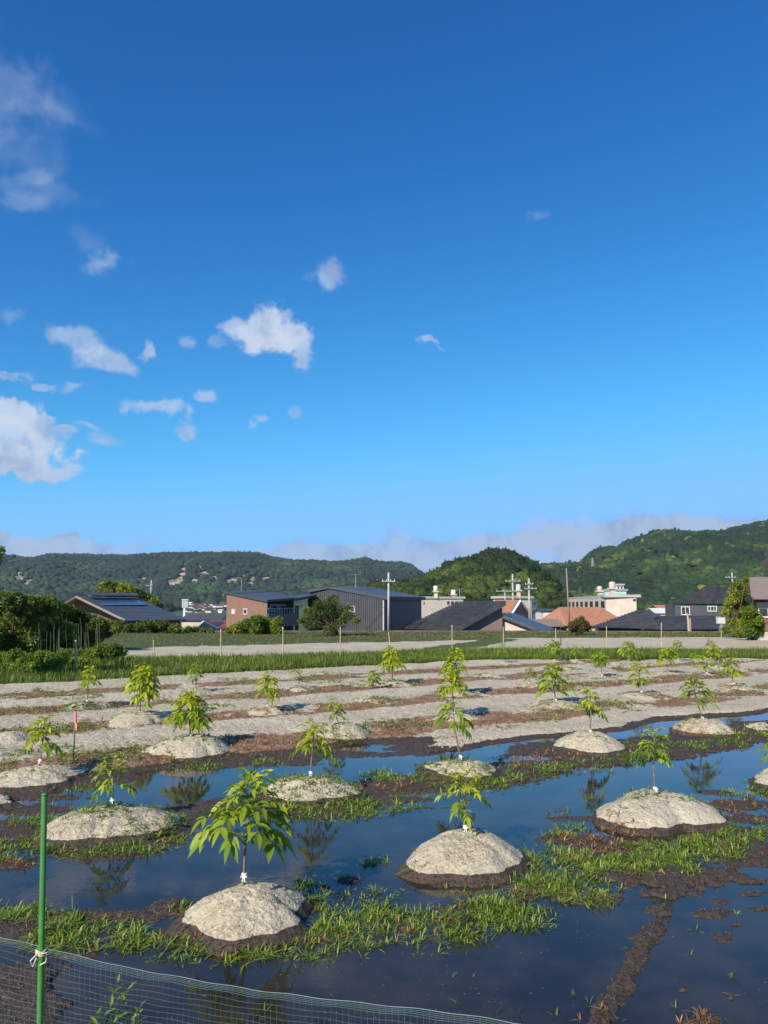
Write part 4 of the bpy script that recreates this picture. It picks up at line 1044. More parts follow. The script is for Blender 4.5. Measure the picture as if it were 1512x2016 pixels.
def onplane(a, b_, c, px, py):
    n = (b_ - a).cross(c - a); r = Vector(ray(px, py)); o_ = Vector((0, 0, EYE)); t = (a - o_).dot(n) / r.dot(n); return o_ + r * t
nrm = (eR - eL).cross(rL - eL).normalized(); nrm = nrm if nrm.z > 0 else -nrm
q = [onplane(eL, eR, rL, *a) for a in ((203, 1193.5), (290, 1192.5), (272, 1183), (186, 1183))]
mb = MB()
for k in range(6):
    a0, a1 = k / 6 + .006, (k + 1) / 6 - .006
    mb.prism([lerp(q[0], q[1], a0) + nrm * .10, lerp(q[0], q[1], a1) + nrm * .10, lerp(q[3], q[2], a1) + nrm * .10, lerp(q[3], q[2], a0) + nrm * .10], -nrm * .06)
mb.build('solar_panel', M['solar'], b)
q = [onplane(eL, eR, rL, *a) for a in ((178, 1181), (272, 1181), (268, 1175.5), (164, 1175.5))]
slab([p + nrm * .45 for p in q], .12, 'ridge_cap', M['metalroof'], b)

# -- brown house with single-pitch roof
b = empty('house', (*xy(515, 1240, 76), -3), 'brown house with sloping grey roof and dark upper balcony, left of the centre tree', 'house')
A0, A1, A2 = xy(446, 1200, 80), xy(526, 1200, 72), xy(588, 1200, 78)
A3 = (A0[0] + A2[0] - A1[0], A0[1] + A2[1] - A1[1])
zt = P(446, 1166.5, 80).z; zf = P(526, 1182, 72).z
prism_walls([A0, A1, lerp(Vector(A1), Vector(A2), .02), lerp(Vector(A0), Vector(A3), .02)], -4, [zt, zf, zf, zt], 'wall', M['brown'], b)
in1 = Vector(A1) + (Vector(A0) - Vector(A1)).normalized() * 1.1
in2 = Vector(A2) + (Vector(A0) - Vector(A1)).normalized() * 1.1
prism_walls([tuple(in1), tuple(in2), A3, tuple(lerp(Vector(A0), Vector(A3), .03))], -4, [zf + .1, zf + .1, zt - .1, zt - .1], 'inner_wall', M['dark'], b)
e1 = P(526, 1181, 71.6); e0 = P(439, 1164.5, 80.6); e2 = P(594, 1176, 78.4); e3 = Vector((e0.x + e2.x - e1.x, e0.y + e2.y - e1.y, e0.z + e2.z - e1.z))
coursed([e1, e2, e3, e0], 12, 'roof', M['metalroof'], b, .22, .012)
window(b, A0, A1, 457, 1199, 463, 1209, m='white'); window(b, A0, A1, 480, 1198, 487, 1210)
window(b, tuple(in1), tuple(in2), 531, 1190, 546, 1204); window(b, tuple(in1), tuple(in2), 548, 1190, 562, 1206)
u0, z1 = onwall(A1, A2, 528, 1208); u1, z0 = onwall(A1, A2, 584, 1232)
wallxy(A1, A2, .1, u1, z0, z1, .08, .08).build('balcony', M['greybrown'], b)
for pxp in (560, 584): 
    p = P(pxp, 1232, 76 if pxp < 570 else 78); MB().box((p.x, p.y, -.6), .35, .35, 6.0).build('post', M['wood'], b)
bal = MB()
for k in range(12):
    uu = .3 + (u1 - .4) * k / 11; q = wallxy(A1, A2, uu, uu + .04, z1, z1 + .45, .05, 0); kk = len(bal.v); bal.v += q.v; bal.f += [tuple(i + kk for i in f) for f in q.f]
q = wallxy(A1, A2, .1, u1, z1 + .45, z1 + .5, .07, 0); kk = len(bal.v); bal.v += q.v; bal.f += [tuple(i + kk for i in f) for f in q.f]
bal.build('railing', M['frame'], b)
s0 = P(580, 1178.5, 76); s1 = P(622, 1170.5, 80); s2 = P(616, 1168, 86); s3 = P(575, 1175, 82)
slab([s0, s1, s2, s3], .25, 'porch_roof', M['metalroof'], b)

# -- dark corrugated building
b = empty('building', (*xy(680, 1240, 78), -3), 'tall dark grey corrugated metal building behind the leafy centre tree', 'building')
A0, A1 = xy(606, 1200, 84), xy(757, 1200, 75)
zz = [P(609, 1163, 83.8).z, P(648, 1156, 81.5).z, P(757, 1176, 75).z]
Am = (lerp(A0[0], A1[0], .27), lerp(A0[1], A1[1], .27))
bk = Vector((4.0, 9.0)); F_ = [A0, Am, A1, (A1[0] + bk.x, A1[1] + bk.y), (Am[0] + bk.x, Am[1] + bk.y), (A0[0] + bk.x, A0[1] + bk.y)]
prism_walls(F_, -4, [zz[0], zz[1], zz[2], zz[2], zz[1], zz[0]], 'wall', M['darkgrey'], b)
rb = MB(); dv = (Vector(A1) - Vector(A0)); Ln_ = dv.length; dn = dv.normalized()
for k in range(int(Ln_ / .33)):
    uu = .1 + k * .33; fr = uu / Ln_; zt_ = lerp(zz[0], zz[1], fr / .27) if fr < .27 else lerp(zz[1], zz[2], (fr - .27) / .73)
    q = wallxy(A0, A1, uu, uu + .12, -4, zt_ - .1, .06, .0); kk = len(rb.v); rb.v += q.v; rb.f += [tuple(i + kk for i in f) for f in q.f]
rb.build('corrugation', M['darkgrey'], b)
e0, em, e1 = P(606, 1160.5, 83.4), P(648, 1152.5, 81), P(763, 1174, 74.6)
bb = Vector((4.2, 9.6, 0))
slab([e0, em, em + bb, e0 + bb], .32, 'roof', M['metalroof'], b); slab([em, e1, e1 + bb, em + bb], .32, 'roof', M['metalroof'], b)
window(b, A0, A1, 690, 1193, 699, 1206)
p = P(757, 1240, 74.8)
tb = MB(); tb.tube([(A1[0] - .1, A1[1] - .25, -3), (A1[0] - .1, A1[1] - .25, zz[2] - .3)], .06, 8); tb.build('drainpipe', M['frame'], b)
# -- small brown and grey building
b = empty('house', (*xy(790, 1240, 84), -3), 'small grey-brown house with a white roof edge right of the tall metal building', 'house')
A0, A1, A2 = xy(758, 1200, 88), xy(788, 1200, 84), xy(817, 1200, 88)
A3 = (A0[0] + A2[0] - A1[0], A0[1] + A2[1] - A1[1])
prism_walls([A0, A1, A2, A3], -4, [P(758, 1186, 88).z, P(788, 1194, 84).z, P(817, 1193, 88).z, P(817, 1193, 88).z + .9], 'wall', M['greybrown'], b)
e0, e1, e2 = P(757, 1184, 88.5), P(792, 1194, 83.4), P(822, 1192.5, 88.5)
slab([e0, e1, e2, e0 + (e2 - e1)], .12, 'roof', M['metalroof'], b)
mb = MB(); mb.prism([e0 + Vector((0, -.12, -.12)), e1 + Vector((0, -.12, -.12)), e1 + Vector((0, -.12, -.42)), e0 + Vector((0, -.12, -.42))], (.05, -.08, 0)); mb.build('fascia', M['frame'], b)
for k in range(4): window(b, A1, A2, 792 + k * 6, 1198, 796.5 + k * 6, 1216, frame=False)
for yy_ in (1203, 1216, 1230): window(b, A0, A1, 760, yy_, 767, yy_ + 4, frame=False)

# -- big black tiled roof, centre
b = empty('house', (*xy(930, 1246, 74), -3.2), 'low house with one huge black tiled roof slope and brown gable, at the centre', 'house')
e0 = P(790, 1238, 78); e1 = P(886, 1243, 70); r1 = P(994, 1183, 71.5); r0 = P(905, 1184, 80)
coursed([e0, e1, r1, r0], 20, 'roof', M['tile'], b, .10, .13)
mb = MB(); n_ = Vector((.35, -.9, 0)).normalized()
mb.prism([e1 + Vector((0, 0, .02)), r1 + Vector((0, 0, .02)), r1 + Vector((0, 0, -.42)), e1 + Vector((0, 0, -.42))], n_ * .16); mb.build('verge', M['tile'], b)
A1_, Ar = Vector((e1.x, e1.y)), Vector((r1.x, r1.y))
wl = [(A1_.lerp(Ar, .04)), (Ar + (Ar - A1_) * -.02)]
inn = Vector((-.1, .45))
q0, q1 = wl[0] + inn, wl[1] + inn
Eb = Vector((e0.x, e0.y)) + inn * .5; Rb = Vector((r0.x, r0.y))
prism_walls([tuple(q0), tuple(q1), tuple(Rb + Vector((-.6, -.3))), tuple(Eb + Vector((1.2, .2)))], -4.2, [e1.z - .25, r1.z - .45, r0.z - .5, e0.z - .35], 'wall', M['greybrown'], b)
# lean-to wing to the right of it
l0 = P(983, 1208, 72); l1 = P(1074, 1243, 70.5)
lb = Vector((2.6, 8, 0))
slab([l0, l1, l1 + lb, l0 + lb], .30, 'wing_roof', M['tile'], b)
W0, W1 = xy(985, 1220, 72.5), xy(1064, 1240, 71.2)
prism_walls([W0, W1, (W1[0] + 2.4, W1[1] + 7), (W0[0] + 2.4, W0[1] + 7)], -4.2, [P(985, 1212, 72.5).z, P(1064, 1241.5, 71.2).z, P(1064, 1241.5, 71.2).z, P(985, 1212, 72.5).z], 'wing_wall', M['cream'], b)

# -- flat-roofed apartment blocks with water tanks
def water_tank(px, pyb, pym, pyt, Y, w, parent, m='cream', tm='white'):
    p0 = P(px, pyb, Y); pm_ = P(px, pym, Y); pt = P(px, pyt, Y); wm = w / 1520 * Y
    MB().box((p0.x, p0.y, (p0.z + pm_.z) / 2), wm * .75, wm * .75, pm_.z - p0.z).build('tank_tower', M[m], parent)
    MB().box((p0.x, p0.y, pm_.z + .12), wm * 1.35, wm * 1.35, .24).build('tank_deck', M[m], parent)
    h = pt.z - pm_.z - .24; r_ = wm * .5
    MB().lathe((p0.x, p0.y, pm_.z + .24), [(r_, 0), (r_ * 1.04, h * .1), (r_, h * .2), (r_ * 1.04, h * .5), (r_, h * .55), (r_ * 1.02, h * .85), (r_ * .8, h * .93), (r_ * .25, h)], 18).build('water_tank', M[tm], parent, smooth=True)
def block(x0, x1, yt, yb, Y, label, Yr=None, floors=3, cols=8, m='cream', side=5, wins=True, name='apartment_block', cat='building', ranges=None):
    Yr = Yr or Y
    A, B = xy(x0, 1190, Y), xy(x1, 1190, Yr); zt = P(x0, yt, Y).z; zb = P(x0, yb, Y).z
    b = empty(name, (A[0], A[1], zb), label, cat)
    d = (Vector(B) - Vector(A)).normalized(); n = Vector((-d.y, d.x)); n = n if n.dot((Vector(A) + Vector(B)) / 2) > 0 else -n
    F_ = [A, B, (B[0] + n.x * side, B[1] + n.y * side), (A[0] + n.x * side, A[1] + n.y * side)]
    prism_walls(F_, zb, [zt] * 4, 'wall', M[m], b)
    mb = MB(); F2 = [tuple(Vector(q) + (Vector(q) - (Vector(F_[0]) + Vector(F_[2])) / 2).normalized() * .5) for q in F_]
    mb.prism([Vector((*q, zt + .003)) for q in F2], (0, 0, .45)); mb.build('roof', M['concrete'], b)
    if wins:
        L_ = (Vector(B) - Vector(A)).length; fh = 2.9
        for f in range(floors):
            z1 = zt - .7 - f * fh
            for c in range(cols):
                u0 = L_ * (c + .22) / cols; u1 = L_ * (c + .78) / cols
                wallxy(A, B, u0, u1, z1 - 1.3, z1, .04).build('window', M['glass'], b)
            wallxy(A, B, .1, L_ - .1, z1 - 2.1, z1 - 1.75, .5).build('balcony_slab', M[m], b)
    return b, A, B, zt
b, A, B, zt = block(830, 912, 1178.5, 1225, 165, 'cream flat-roofed block with two round water tanks, left of the huge black roof', 168, wins=False)
window(b, A, B, 834, 1185, 836, 1191, frame=False)
water_tank(858, 1178, 1166, 1153, 166, 9, b); water_tank(893, 1178, 1172, 1161, 168, 9, b)
for k in range(3): window(b, A, B, 880 + k * 8, 1184, 885 + k * 8, 1190, frame=False)
b, A, B, zt = block(996, 1046, 1178, 1232, 150, 'cream block with one greenish water tank behind the red-roofed house', 152, wins=False)
C2 = xy(1058, 1190, 158)
prism_walls([B, C2, (C2[0] - 3, C2[1] + 6), (B[0], B[1] + 8)], -6, [zt - .3] * 4, 'stair_wing', M['white'], b)
for k in range(3): window(b, B, C2, 1047.5, 1184 + k * 10, 1055, 1190 + k * 10, frame=False)
water_tank(1021, 1178, 1164, 1150, 151, 9, b, tm='teal')
b, A, B, zt = block(1118, 1193, 1180, 1232, 205, 'long cream apartment block with rows of small windows and two round tanks', 150, floors=3, cols=8, m='cream')
C2 = xy(1253, 1190, 148.3)
zc = P(1193, 1176, 150).z
prism_walls([B, C2, (C2[0] + 1, C2[1] + 12), (B[0] + 1.6, B[1] + 12)], -7, [zc] * 4, 'end_wall', M['cream'], b)
mb = MB(); mb.prism([Vector((B[0] - .5, B[1] - .6, zc + .01)), Vector((C2[0] + .8, C2[1] - .4, zc + .01)), Vector((C2[0] + 1.5, C2[1] + 12, zc + .01)), Vector((B[0] + 1.6, B[1] + 12, zc + .01))], (0, 0, .5)); mb.build('end_roof', M['concrete'], b)
window(b, B, C2, 1246, 1179, 1252, 1184, frame=False)
water_tank(1181, 1178, 1165, 1154, 160, 10, b, tm='cream'); water_tank(1206, 1174, 1160, 1145, 156, 12, b, tm='cream')
b, A, B, zt = block(1192, 1234, 1163, 1200, 215, 'pale teal flat-roofed building behind the round tanks', 215, wins=False, m='teal')
b2, A, B, zt = block(1213, 1229, 1152.5, 1166, 218, 'small white rooftop block with two windows above the teal building', 218, wins=False, m='white', side=4)
window(b2, A, B, 1216, 1155, 1219, 1160, frame=False); window(b2, A, B, 1222, 1155, 1225.5, 1160, frame=False)

# -- gabled houses: generic
def gable(px0, px1, py_eave, py_ridge, py_base, Y, label, roof='orange', wall='cream', depth=8, Yr=None, ridge_shift=.0, courses=10, name='house', hip=0.0, group=None, wins=()):
    """ridge runs left-right; the front slope faces the viewer"""
    Yr = Yr or Y
    a, c = P(px0, py_eave, Y), P(px1, py_eave, Yr); c.z = a.z
    d = (c - a).normalized(); n = Vector((-d.y, d.x, 0)); n = n if n.y > 0 else -n
    rz = P((px0 + px1) / 2, py_ridge, (Y + Yr) / 2 + depth / 2).z
    root = empty(name, (a.x, a.y, P(px0, py_base, Y).z), label, 'house', group)
    L_ = (c - a).length
    r0 = a + n * depth / 2 + d * (hip * L_); r1 = c + n * depth / 2 - d * (hip * L_); r0.z = r1.z = rz
    bL, bR = a + n * depth, c + n * depth
    coursed([a, c, r1, r0], courses, 'roof', M[roof], root, .10, .035)
    slab([bL, bR, r1, r0], .10, 'roof', M[roof], root)
    if hip > 0:
        slab([a, r0, bL], .10, 'roof', M[roof], root); slab([c, r1, bR], .10, 'roof', M[roof], root)
    i = .35; zb = P(px0, py_base, Y).z
    q = [a + d * i + n * i, c - d * i + n * i, bR - d * i - n * i, bL + d * i - n * i]
    t = a.z - .12 + .0
    walls = prism_walls([(v.x, v.y) for v in q], zb, [t] * 4, 'wall', M[wall], root)
    if hip == 0:
        mb = MB()
        for s_, e in ((a + d * i, d * .12), (c - d * i - d * .12, d * .12)):
            p0 = s_ + n * i; p1 = s_ + n * (depth - i); pt = s_ + n * depth / 2
            mb.prism([Vector((p0.x, p0.y, t)), Vector((p1.x, p1.y, t)), Vector((pt.x, pt.y, rz - .14))], e)
        mb.build('gable', M[wall], root)
    for w in wins: window(root, (q[0].x, q[0].y), (q[1].x, q[1].y), *w)
    return root
# red roofed house with tower sign, far left of the brown house
r = gable(401, 442, 1236, 1221, 1262, 92, 'dark red roofed house with cream gable, left of the brown house', 'red', 'cream', depth=7)
A_, B_ = P(381, 1240, 88), P(423, 1240, 92)
ap = P(400, 1225, 90)
mb = MB(); mb.prism([Vector((A_.x, A_.y, -4)), Vector((B_.x, B_.y, -4)), Vector((B_.x, B_.y, P(423, 1239, 92).z)), ap, Vector((A_.x, A_.y, P(381, 1241, 88).z))], Vector((1.5, 4, 0))); mb.build('gable_wall', M['cream'], r)
mb = MB(); mb.tube([P(376, 1244, 87.6), P(400, 1223.5, 89.6), P(428, 1238, 91.6)], .14, 4); mb.build('barge_board', M['frame'], r)
r = gable(352, 436, 1221, 1210, 1245, 120, 'low dark-roofed house behind the dark red roofed one', 'metalroof', 'cream', depth=9)
# white sign tower
b = empty('sign_tower', (*xy(363, 1210, 130), -5), 'white tower with a box-shaped head rising behind the timber farmhouse', 'tower')
p = P(363, 1206, 130); MB().box((p.x, p.y, (P(363, 1196, 130).z - 6) / 2), .35, .35, P(363, 1196, 130).z + 6).build('pole', M['frame'], b)
pt = P(365, 1189, 130); MB().box((pt.x, pt.y, pt.z), 1.0, .5, 1.3).build('sign_box', M['steel'], b); MB().box((pt.x, pt.y, pt.z + .72), 1.15, .7, .12).build('cap', M['white'], b); MB().box((pt.x - .42, pt.y - .28, pt.z), .14, .06, 1.3).build('sign_edge', M['white'], b)
# red tiled house right of huge roof
r = gable(985, 1030, 1206, 1181, 1230, 98, 'house with a salmon tiled roof and dark front gable between the utility poles', 'orange', 'cream', depth=8)
A_, B_, ap = P(1012, 1206, 95), P(1040, 1202, 97), P(1024, 1184, 95.5)
mb = MB(); mb.prism([Vector((A_.x, A_.y, -4)), Vector((B_.x, B_.y, -4)), Vector((B_.x, B_.y, B_.z)), ap, Vector((A_.x, A_.y, A_.z))], Vector((0, 4, 0))); mb.build('front_gable', M['greybrown'], r)
mb = MB(); mb.tube([P(1008, 1209, 94.6), P(1024, 1182.5, 95), P(1041, 1204, 96.5)], .16, 4); mb.build('barge_board', M['frame'], r)
Aw, Bw = (A_.x, A_.y), (B_.x, B_.y)
window(r, Aw, Bw, 1017, 1197, 1031, 1206, bars=1); window(r, Aw, Bw, 1018, 1212, 1030, 1222, bars=1)
gable(1066, 1122, 1202, 1198.5, 1226, 118, 'small white house with three little windows and thin dark roof', 'metalroof', 'white', depth=7, wins=((1078, 1211, 1083, 1217), (1089, 1211, 1094, 1217), (1098, 1211, 1103, 1217)), courses=4)
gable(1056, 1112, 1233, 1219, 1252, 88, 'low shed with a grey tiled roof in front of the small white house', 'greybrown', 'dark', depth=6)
gable(1115, 1243, 1232, 1195, 1260, 88, 'house with a broad orange tiled roof left of the black hipped roof', 'orange', 'cream', depth=11, Yr=89, courses=16, hip=.16)
# black hipped roof in front
b = empty('house', (*xy(1290, 1245, 78), -3.2), 'long low house with black hipped tile roofs at the right', 'house')
a0 = P(1166, 1234, 78); a1 = P(1302, 1240, 72); t0 = P(1256, 1201.5, 80); t1 = P(1275, 1201, 79)
coursed([a0, a1, t1, t0], 13, 'roof', M['tile'], b, .10, .12)
a2 = P(1418, 1239, 74); t2 = P(1302, 1212, 79); t3 = P(1416, 1211.5, 81)
coursed([P(1262, 1241, 73.4), a2, t3, t2], 9, 'roof', M['tile'], b, .10, .12)
slab([t1, P(1330, 1232, 84), t2, P(1290, 1216, 77)], .1, 'roof', M['tile'], b)
slab([t0, t1, P(1330, 1225, 88), P(1210, 1225, 88)], .1, 'roof', M['tile'], b)
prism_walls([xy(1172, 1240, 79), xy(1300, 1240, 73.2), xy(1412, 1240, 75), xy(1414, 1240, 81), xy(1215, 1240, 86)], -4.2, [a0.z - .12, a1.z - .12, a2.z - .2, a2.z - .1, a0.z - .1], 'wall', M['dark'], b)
for k in range(5): window(b, xy(1300, 1240, 73.2), xy(1412, 1240, 75), 1312 + k * 20, 1242, 1322 + k * 20, 1250, frame=False)
# two-storey dark house
b = empty('house', (*xy(1380, 1200, 96), -3.5), 'two-storey dark house with black tiled roof and pale window frames, at the right', 'house')
a0 = P(1321, 1187, 98); a1 = P(1420, 1186, 90); tt = P(1400, 1155.5, 97); t2 = P(1432, 1154.5, 95)
a1b = P(1452, 1188, 92)
coursed([a0, a1b, t2, tt], 13, 'roof', M['tile'], b, .12, .12)
slab([a0, tt, P(1345, 1180, 108)], .1, 'roof', M['tile'], b); slab([a1b, t2, P(1470, 1180, 104)], .1, 'roof', M['tile'], b); slab([tt, t2, P(1470, 1180, 104), P(1345, 1180, 108)], .1, 'roof', M['tile'], b)
A_, B_ = xy(1329, 1200, 98), xy(1446, 1200, 92.8)
prism_walls([A_, B_, (B_[0] + 2, B_[1] + 9), (A_[0] + 2, A_[1] + 9)], -4.2, [a0.z - .1, a1b.z - .1, a1b.z - .1, a0.z - .1], 'wall', M['darkgrey'], b)
window(b, A_, B_, 1341, 1194, 1359, 1211, bars=1); window(b, A_, B_, 1393, 1193, 1412, 1204, bars=2)
# pale gable and red roof between trees
gable(1296, 1322, 1198, 1191, 1220, 150, 'small orange-roofed house between trees, left of the taller dark house', 'orange', 'cream', depth=6)
gable(1290, 1334, 1207, 1197, 1222, 125, 'white gabled roof peeking over the black hipped roof', 'white', 'white', depth=6)
gable(1128, 1160, 1192, 1187, 1225, 235, 'grey-roofed house left of the long cream block', 'metalroof', 'white', depth=7)
gable(1096, 1122, 1190, 1186, 1215, 240, 'pale roofed house beside the wooden pole', 'white', 'cream', depth=7)
# right edge house, near
b = empty('house', (*xy(1500, 1250, 62), -1), 'brown-roofed house cut off by the right edge of the view', 'house')
a0 = P(1479, 1177, 58); a1 = P(1600, 1177, 56); t0 = P(1474, 1136, 64); t1 = P(1600, 1136, 62)
coursed([a0, a1, t1, t0], 14, 'roof', M['greybrown'], b, .14, .03)
prism_walls([xy(1484, 1200, 59), xy(1600, 1200, 57), xy(1600, 1200, 68), xy(1484, 1200, 66)], -3.5, [a0.z - .15, a0.z - .15, a0.z, a0.z], 'wall', M['wood'], b)
mb = MB(); mb.prism([P(1473, 1136, 64.2), P(1478, 1180, 57.8), P(1478, 1187, 57.8), P(1473, 1143, 64.2)], Vector((.2, 0, 0))); mb.build('barge_board', M['darkwood'], b)
wallxy(xy(1484, 1200, 59), xy(1600, 1200, 57), .2, 3, P(1490, 1188, 58.5).z - .35, P(1490, 1183, 58.5).z - .1, .06).build('cream_band', M['cream'], b)
window(b, xy(1484, 1200, 59), xy(1600, 1200, 57), 1492, 1196, 1515, 1216)
# near eave of a house beyond the edge of view
b = empty('house', (*xy(1560, 1200, 40), -1), 'dark wooden eave poking into view high on the right edge', 'house')
slab([P(1498, 1108, 40), P(1640, 1060, 40), P(1640, 1050, 46), P(1512, 1096, 46)], .25, 'roof', M['darkwood'], b)
prism_walls([xy(1560, 1200, 41), xy(1700, 1200, 41), xy(1700, 1200, 48), xy(1560, 1200, 48)], 0, [P(1560, 1096, 41).z, P(1700, 1060, 41).z, P(1700, 1060, 41).z, P(1560, 1096, 41).z], 'wall', M['wood'], b)
# -- far town: small houses in the valley
def farhouse(px, py, Y, w, roof, wall, label, group):
    a = P(px, py, Y); wm = w / 1520 * Y; root = empty('far_house', (a.x, a.y, a.z), label, 'house', group)
    yaw = rr_.uniform(-.6, .6); h = wm * .42; dpt = wm * .7
    ca, sa = math.cos(yaw), math.sin(yaw)
    def q(x, y, z): return (a.x + x * ca - y * sa, a.y + x * sa + y * ca, a.z + z)
    mb = MB(); mb.prism([q(-wm / 2, -dpt / 2, 0), q(wm / 2, -dpt / 2, 0), q(wm / 2, dpt / 2, 0), q(-wm / 2, dpt / 2, 0)], (0, 0, h)); mb.build('wall', M[wall], root)
    mb = MB(); o = .6; i = len(mb.v); hh = h + wm * .2
    mb.prism([q(-wm / 2 - o, -dpt / 2 - o, h + .02), q(-wm / 2 - o, dpt / 2 + o, h + .02), q(-wm / 2 - o, 0, hh)], Vector(q(wm / 2 + o, 0, 0)) - Vector(q(-wm / 2 - o, 0, 0))); mb.build('roof', M[roof], root)
rr_ = random.Random(4)
kinds = [('metalroof', 'white', 'grey'), ('tile', 'cream', 'black'), ('red', 'cream', 'red'), ('white', 'white', 'white')]
for k in range(34):
    py = rr_.uniform(1192, 1208); Y = 11.0 * 1520 / (py - 1188 + 6) if py < 1999 else 0
    Y = lerp(820, 420, (py - 1192) / 16)
    kd = kinds[rr_.choice([0, 0, 1, 1, 2, 3])]
    farhouse(rr_.uniform(366, 446), py, Y, rr_.uniform(6, 12), kd[0], kd[1], 'tiny far-off house with %s roof in the valley town left of the brown house' % kd[2], 'far houses with %s roofs in the valley town' % kd[2])
for k in range(12):
    kd = kinds[rr_.choice([0, 1, 3])]
    farhouse(rr_.uniform(1060, 1150), rr_.uniform(1196, 1204), 330, rr_.uniform(8, 16), kd[0], kd[1], 'small far house with %s roof near the foot of the right hill' % kd[2], 'far houses with %s roofs at the right hill foot' % kd[2])

# -- low wall along the back of the fields
def lowwall(pts, h, th, label, m='wallc', zt=None, name='low_wall'):
    root = None; mb = MB()
    for (a, c) in zip(pts[:-1], pts[1:]):
        A, B = Vector((a[0], a[1], 0)), Vector((c[0], c[1], 0)); d = (B - A).normalized(); n = Vector((d.y, -d.x, 0))
        za = zt if zt is not None else 0
        mb.prism([Vector((*(A + n * th / 2)[:2], za - 4)), Vector((*(B + n * th / 2)[:2], za - 4)), Vector((*(B - n * th / 2)[:2], za - 4)), Vector((*(A - n * th / 2)[:2], za - 4))], (0, 0, 4 + h))
    o = mb.build(name, M[m]); tag(o, label, 'wall'); return o
lowwall([G(200, 1246, 0), (-20, 68.5), G(760, 1246, 0), G(1100, 1246.5, 0), G(1430, 1248, 0)], .22, .25, 'long low dark wall edging the fields in front of the houses', zt=0)
b = lowwall([G(1472, 1262), G(1640, 1268)], .55, .2, 'low concrete block wall at the right end of the ploughed field', 'concrete', zt=.1)

# ================================================================== TREES
M_lv = {
    'hedge': leafmat('hedge_leaf', (0.03, 0.055, 0.010), (0.085, 0.13, 0.018), (0.19, 0.235, 0.035), trans=.25),
    'bright': leafmat('bright_leaf', (0.05, 0.09, 0.012), (0.12, 0.19, 0.018), (0.25, 0.31, 0.03), trans=.3),
    'olive': leafmat('olive_leaf', (0.035, 0.055, 0.014), (0.085, 0.12, 0.025), (0.20, 0.22, 0.05), trans=.25),
    'yellow': leafmat('yellow_leaf', (0.06, 0.085, 0.012), (0.16, 0.20, 0.02), (0.34, 0.35, 0.04), trans=.3),
    'brownish': leafmat('brown_leaf', (0.05, 0.05, 0.018), (0.11, 0.10, 0.03), (0.22, 0.17, 0.06), trans=.2),
}
M_trunk = mat('tree_bark', (0.10, 0.075, 0.055), (0.055, 0.042, 0.032), 8, .9, .4)
def leafcloud(clumps, nleaf, size, rg, hollow=.55, flat=.75):
    """leaf tufts through the volume of several lumps: verts, tris, var"""
    cl = np.array(clumps, float); w = cl[:, 3] ** 2; w /= w.sum(); ci = rg.choice(len(cl), nleaf, p=w)
    d = rg.normal(0, 1, (nleaf, 3)); d /= np.linalg.norm(d, axis=1, keepdims=True)
    rad = cl[ci, 3] * (hollow + (1 - hollow) * rg.random(nleaf) ** .6) * (1 + .20 * np.sin(d[:, 0] * 5 + ci) * np.cos(d[:, 1] * 4 + 2 * ci))
    c = cl[ci, :3] + d * rad[:, None] * np.array([1, 1, flat]) + rg.normal(0, size * .6, (nleaf, 3))
    a1 = rg.normal(0, 1, (nleaf, 3)) + d * .3; a1 /= np.linalg.norm(a1, axis=1, keepdims=True); a2 = np.cross(a1, rg.normal(0, 1, (nleaf, 3))); a2 /= np.linalg.norm(a2, axis=1, keepdims=True)
    s_ = (size * rg.uniform(.6, 1.3, nleaf))[:, None]
    V = np.stack([c - a1 * s_, c + a2 * s_ * .42, c + a1 * s_, c - a2 * s_ * .42], 1).reshape(-1, 3)
    F = np.arange(4 * nleaf).reshape(-1, 4)
    va = np.clip(rg.normal(.5, .16, len(cl))[ci] + rg.normal(0, .18, nleaf), 0, 1)
    return V, F, np.repeat(va, 4)
def tree(name, x, y, z, clumps, label, cat, lm, nleaf, size, seed, trunk=True, tr=.16, group=None, hollow=.55):
    rg = np.random.default_rng(seed); root = empty(name, (x, y, z), label, cat, group)
    if trunk:
        mb = MB(); cz = np.mean([c[2] for c in clumps]); top = Vector((np.mean([c[0] for c in clumps]), np.mean([c[1] for c in clumps]), cz))
        fork = Vector((x, y, z)).lerp(top, .45)
        mb.tube([(x, y, z - .3), Vector((x, y, z)).lerp(fork, .5) + Vector((.08, 0, 0)), fork], [tr * 1.25, tr, tr * .8], 8)
        for c in clumps[:14]:
            e = Vector(c[:3]); md = fork.lerp(e, .5) + Vector((0, 0, -.1)); mb.tube([fork, md, e], [tr * .55, tr * .35, tr * .12], 6)
        mb.build('trunk', M_trunk, root, smooth=True)
    V, F, va = leafcloud(clumps, nleaf, size, rg, hollow)
    npmesh('crown', V, [F], M_lv[lm], root, dict(var=va))
    return root
def pxclumps(L, Y, dy=1.0, rg=None):
    """lumps given as seen: px, py, radius px -> world spheres spread in depth"""
    out = []
    for k, (px, py, rp) in enumerate(L):
        yy_ = Y + (0 if rg is None else rg.uniform(-dy, dy)); p = P(px, py, yy_); out.append((p.x, p.y, p.z, rp / 1520 * yy_))
    return out
rt = np.random.default_rng(33)
# centre tree, loose crown
L = [(645, 1200, 20), (625, 1205, 18), (668, 1205, 18), (650, 1185, 15), (608, 1215, 13), (685, 1212, 14), (640, 1222, 20), (668, 1224, 17), (612, 1232, 13), (688, 1195, 9), (625, 1188, 10), (702, 1222, 9), (594, 1222, 9), (650, 1238, 14), (605, 1202, 9), (660, 1176, 7)]
x, y = G(650, 1262, .1)
tree('broadleaf_tree', x, 60, .0, pxclumps(L, 60, 1.6, rt), 'loose-crowned olive green tree standing before the dark metal building', 'tree', 'olive', 9000, .085, 1, tr=.14, hollow=.35)
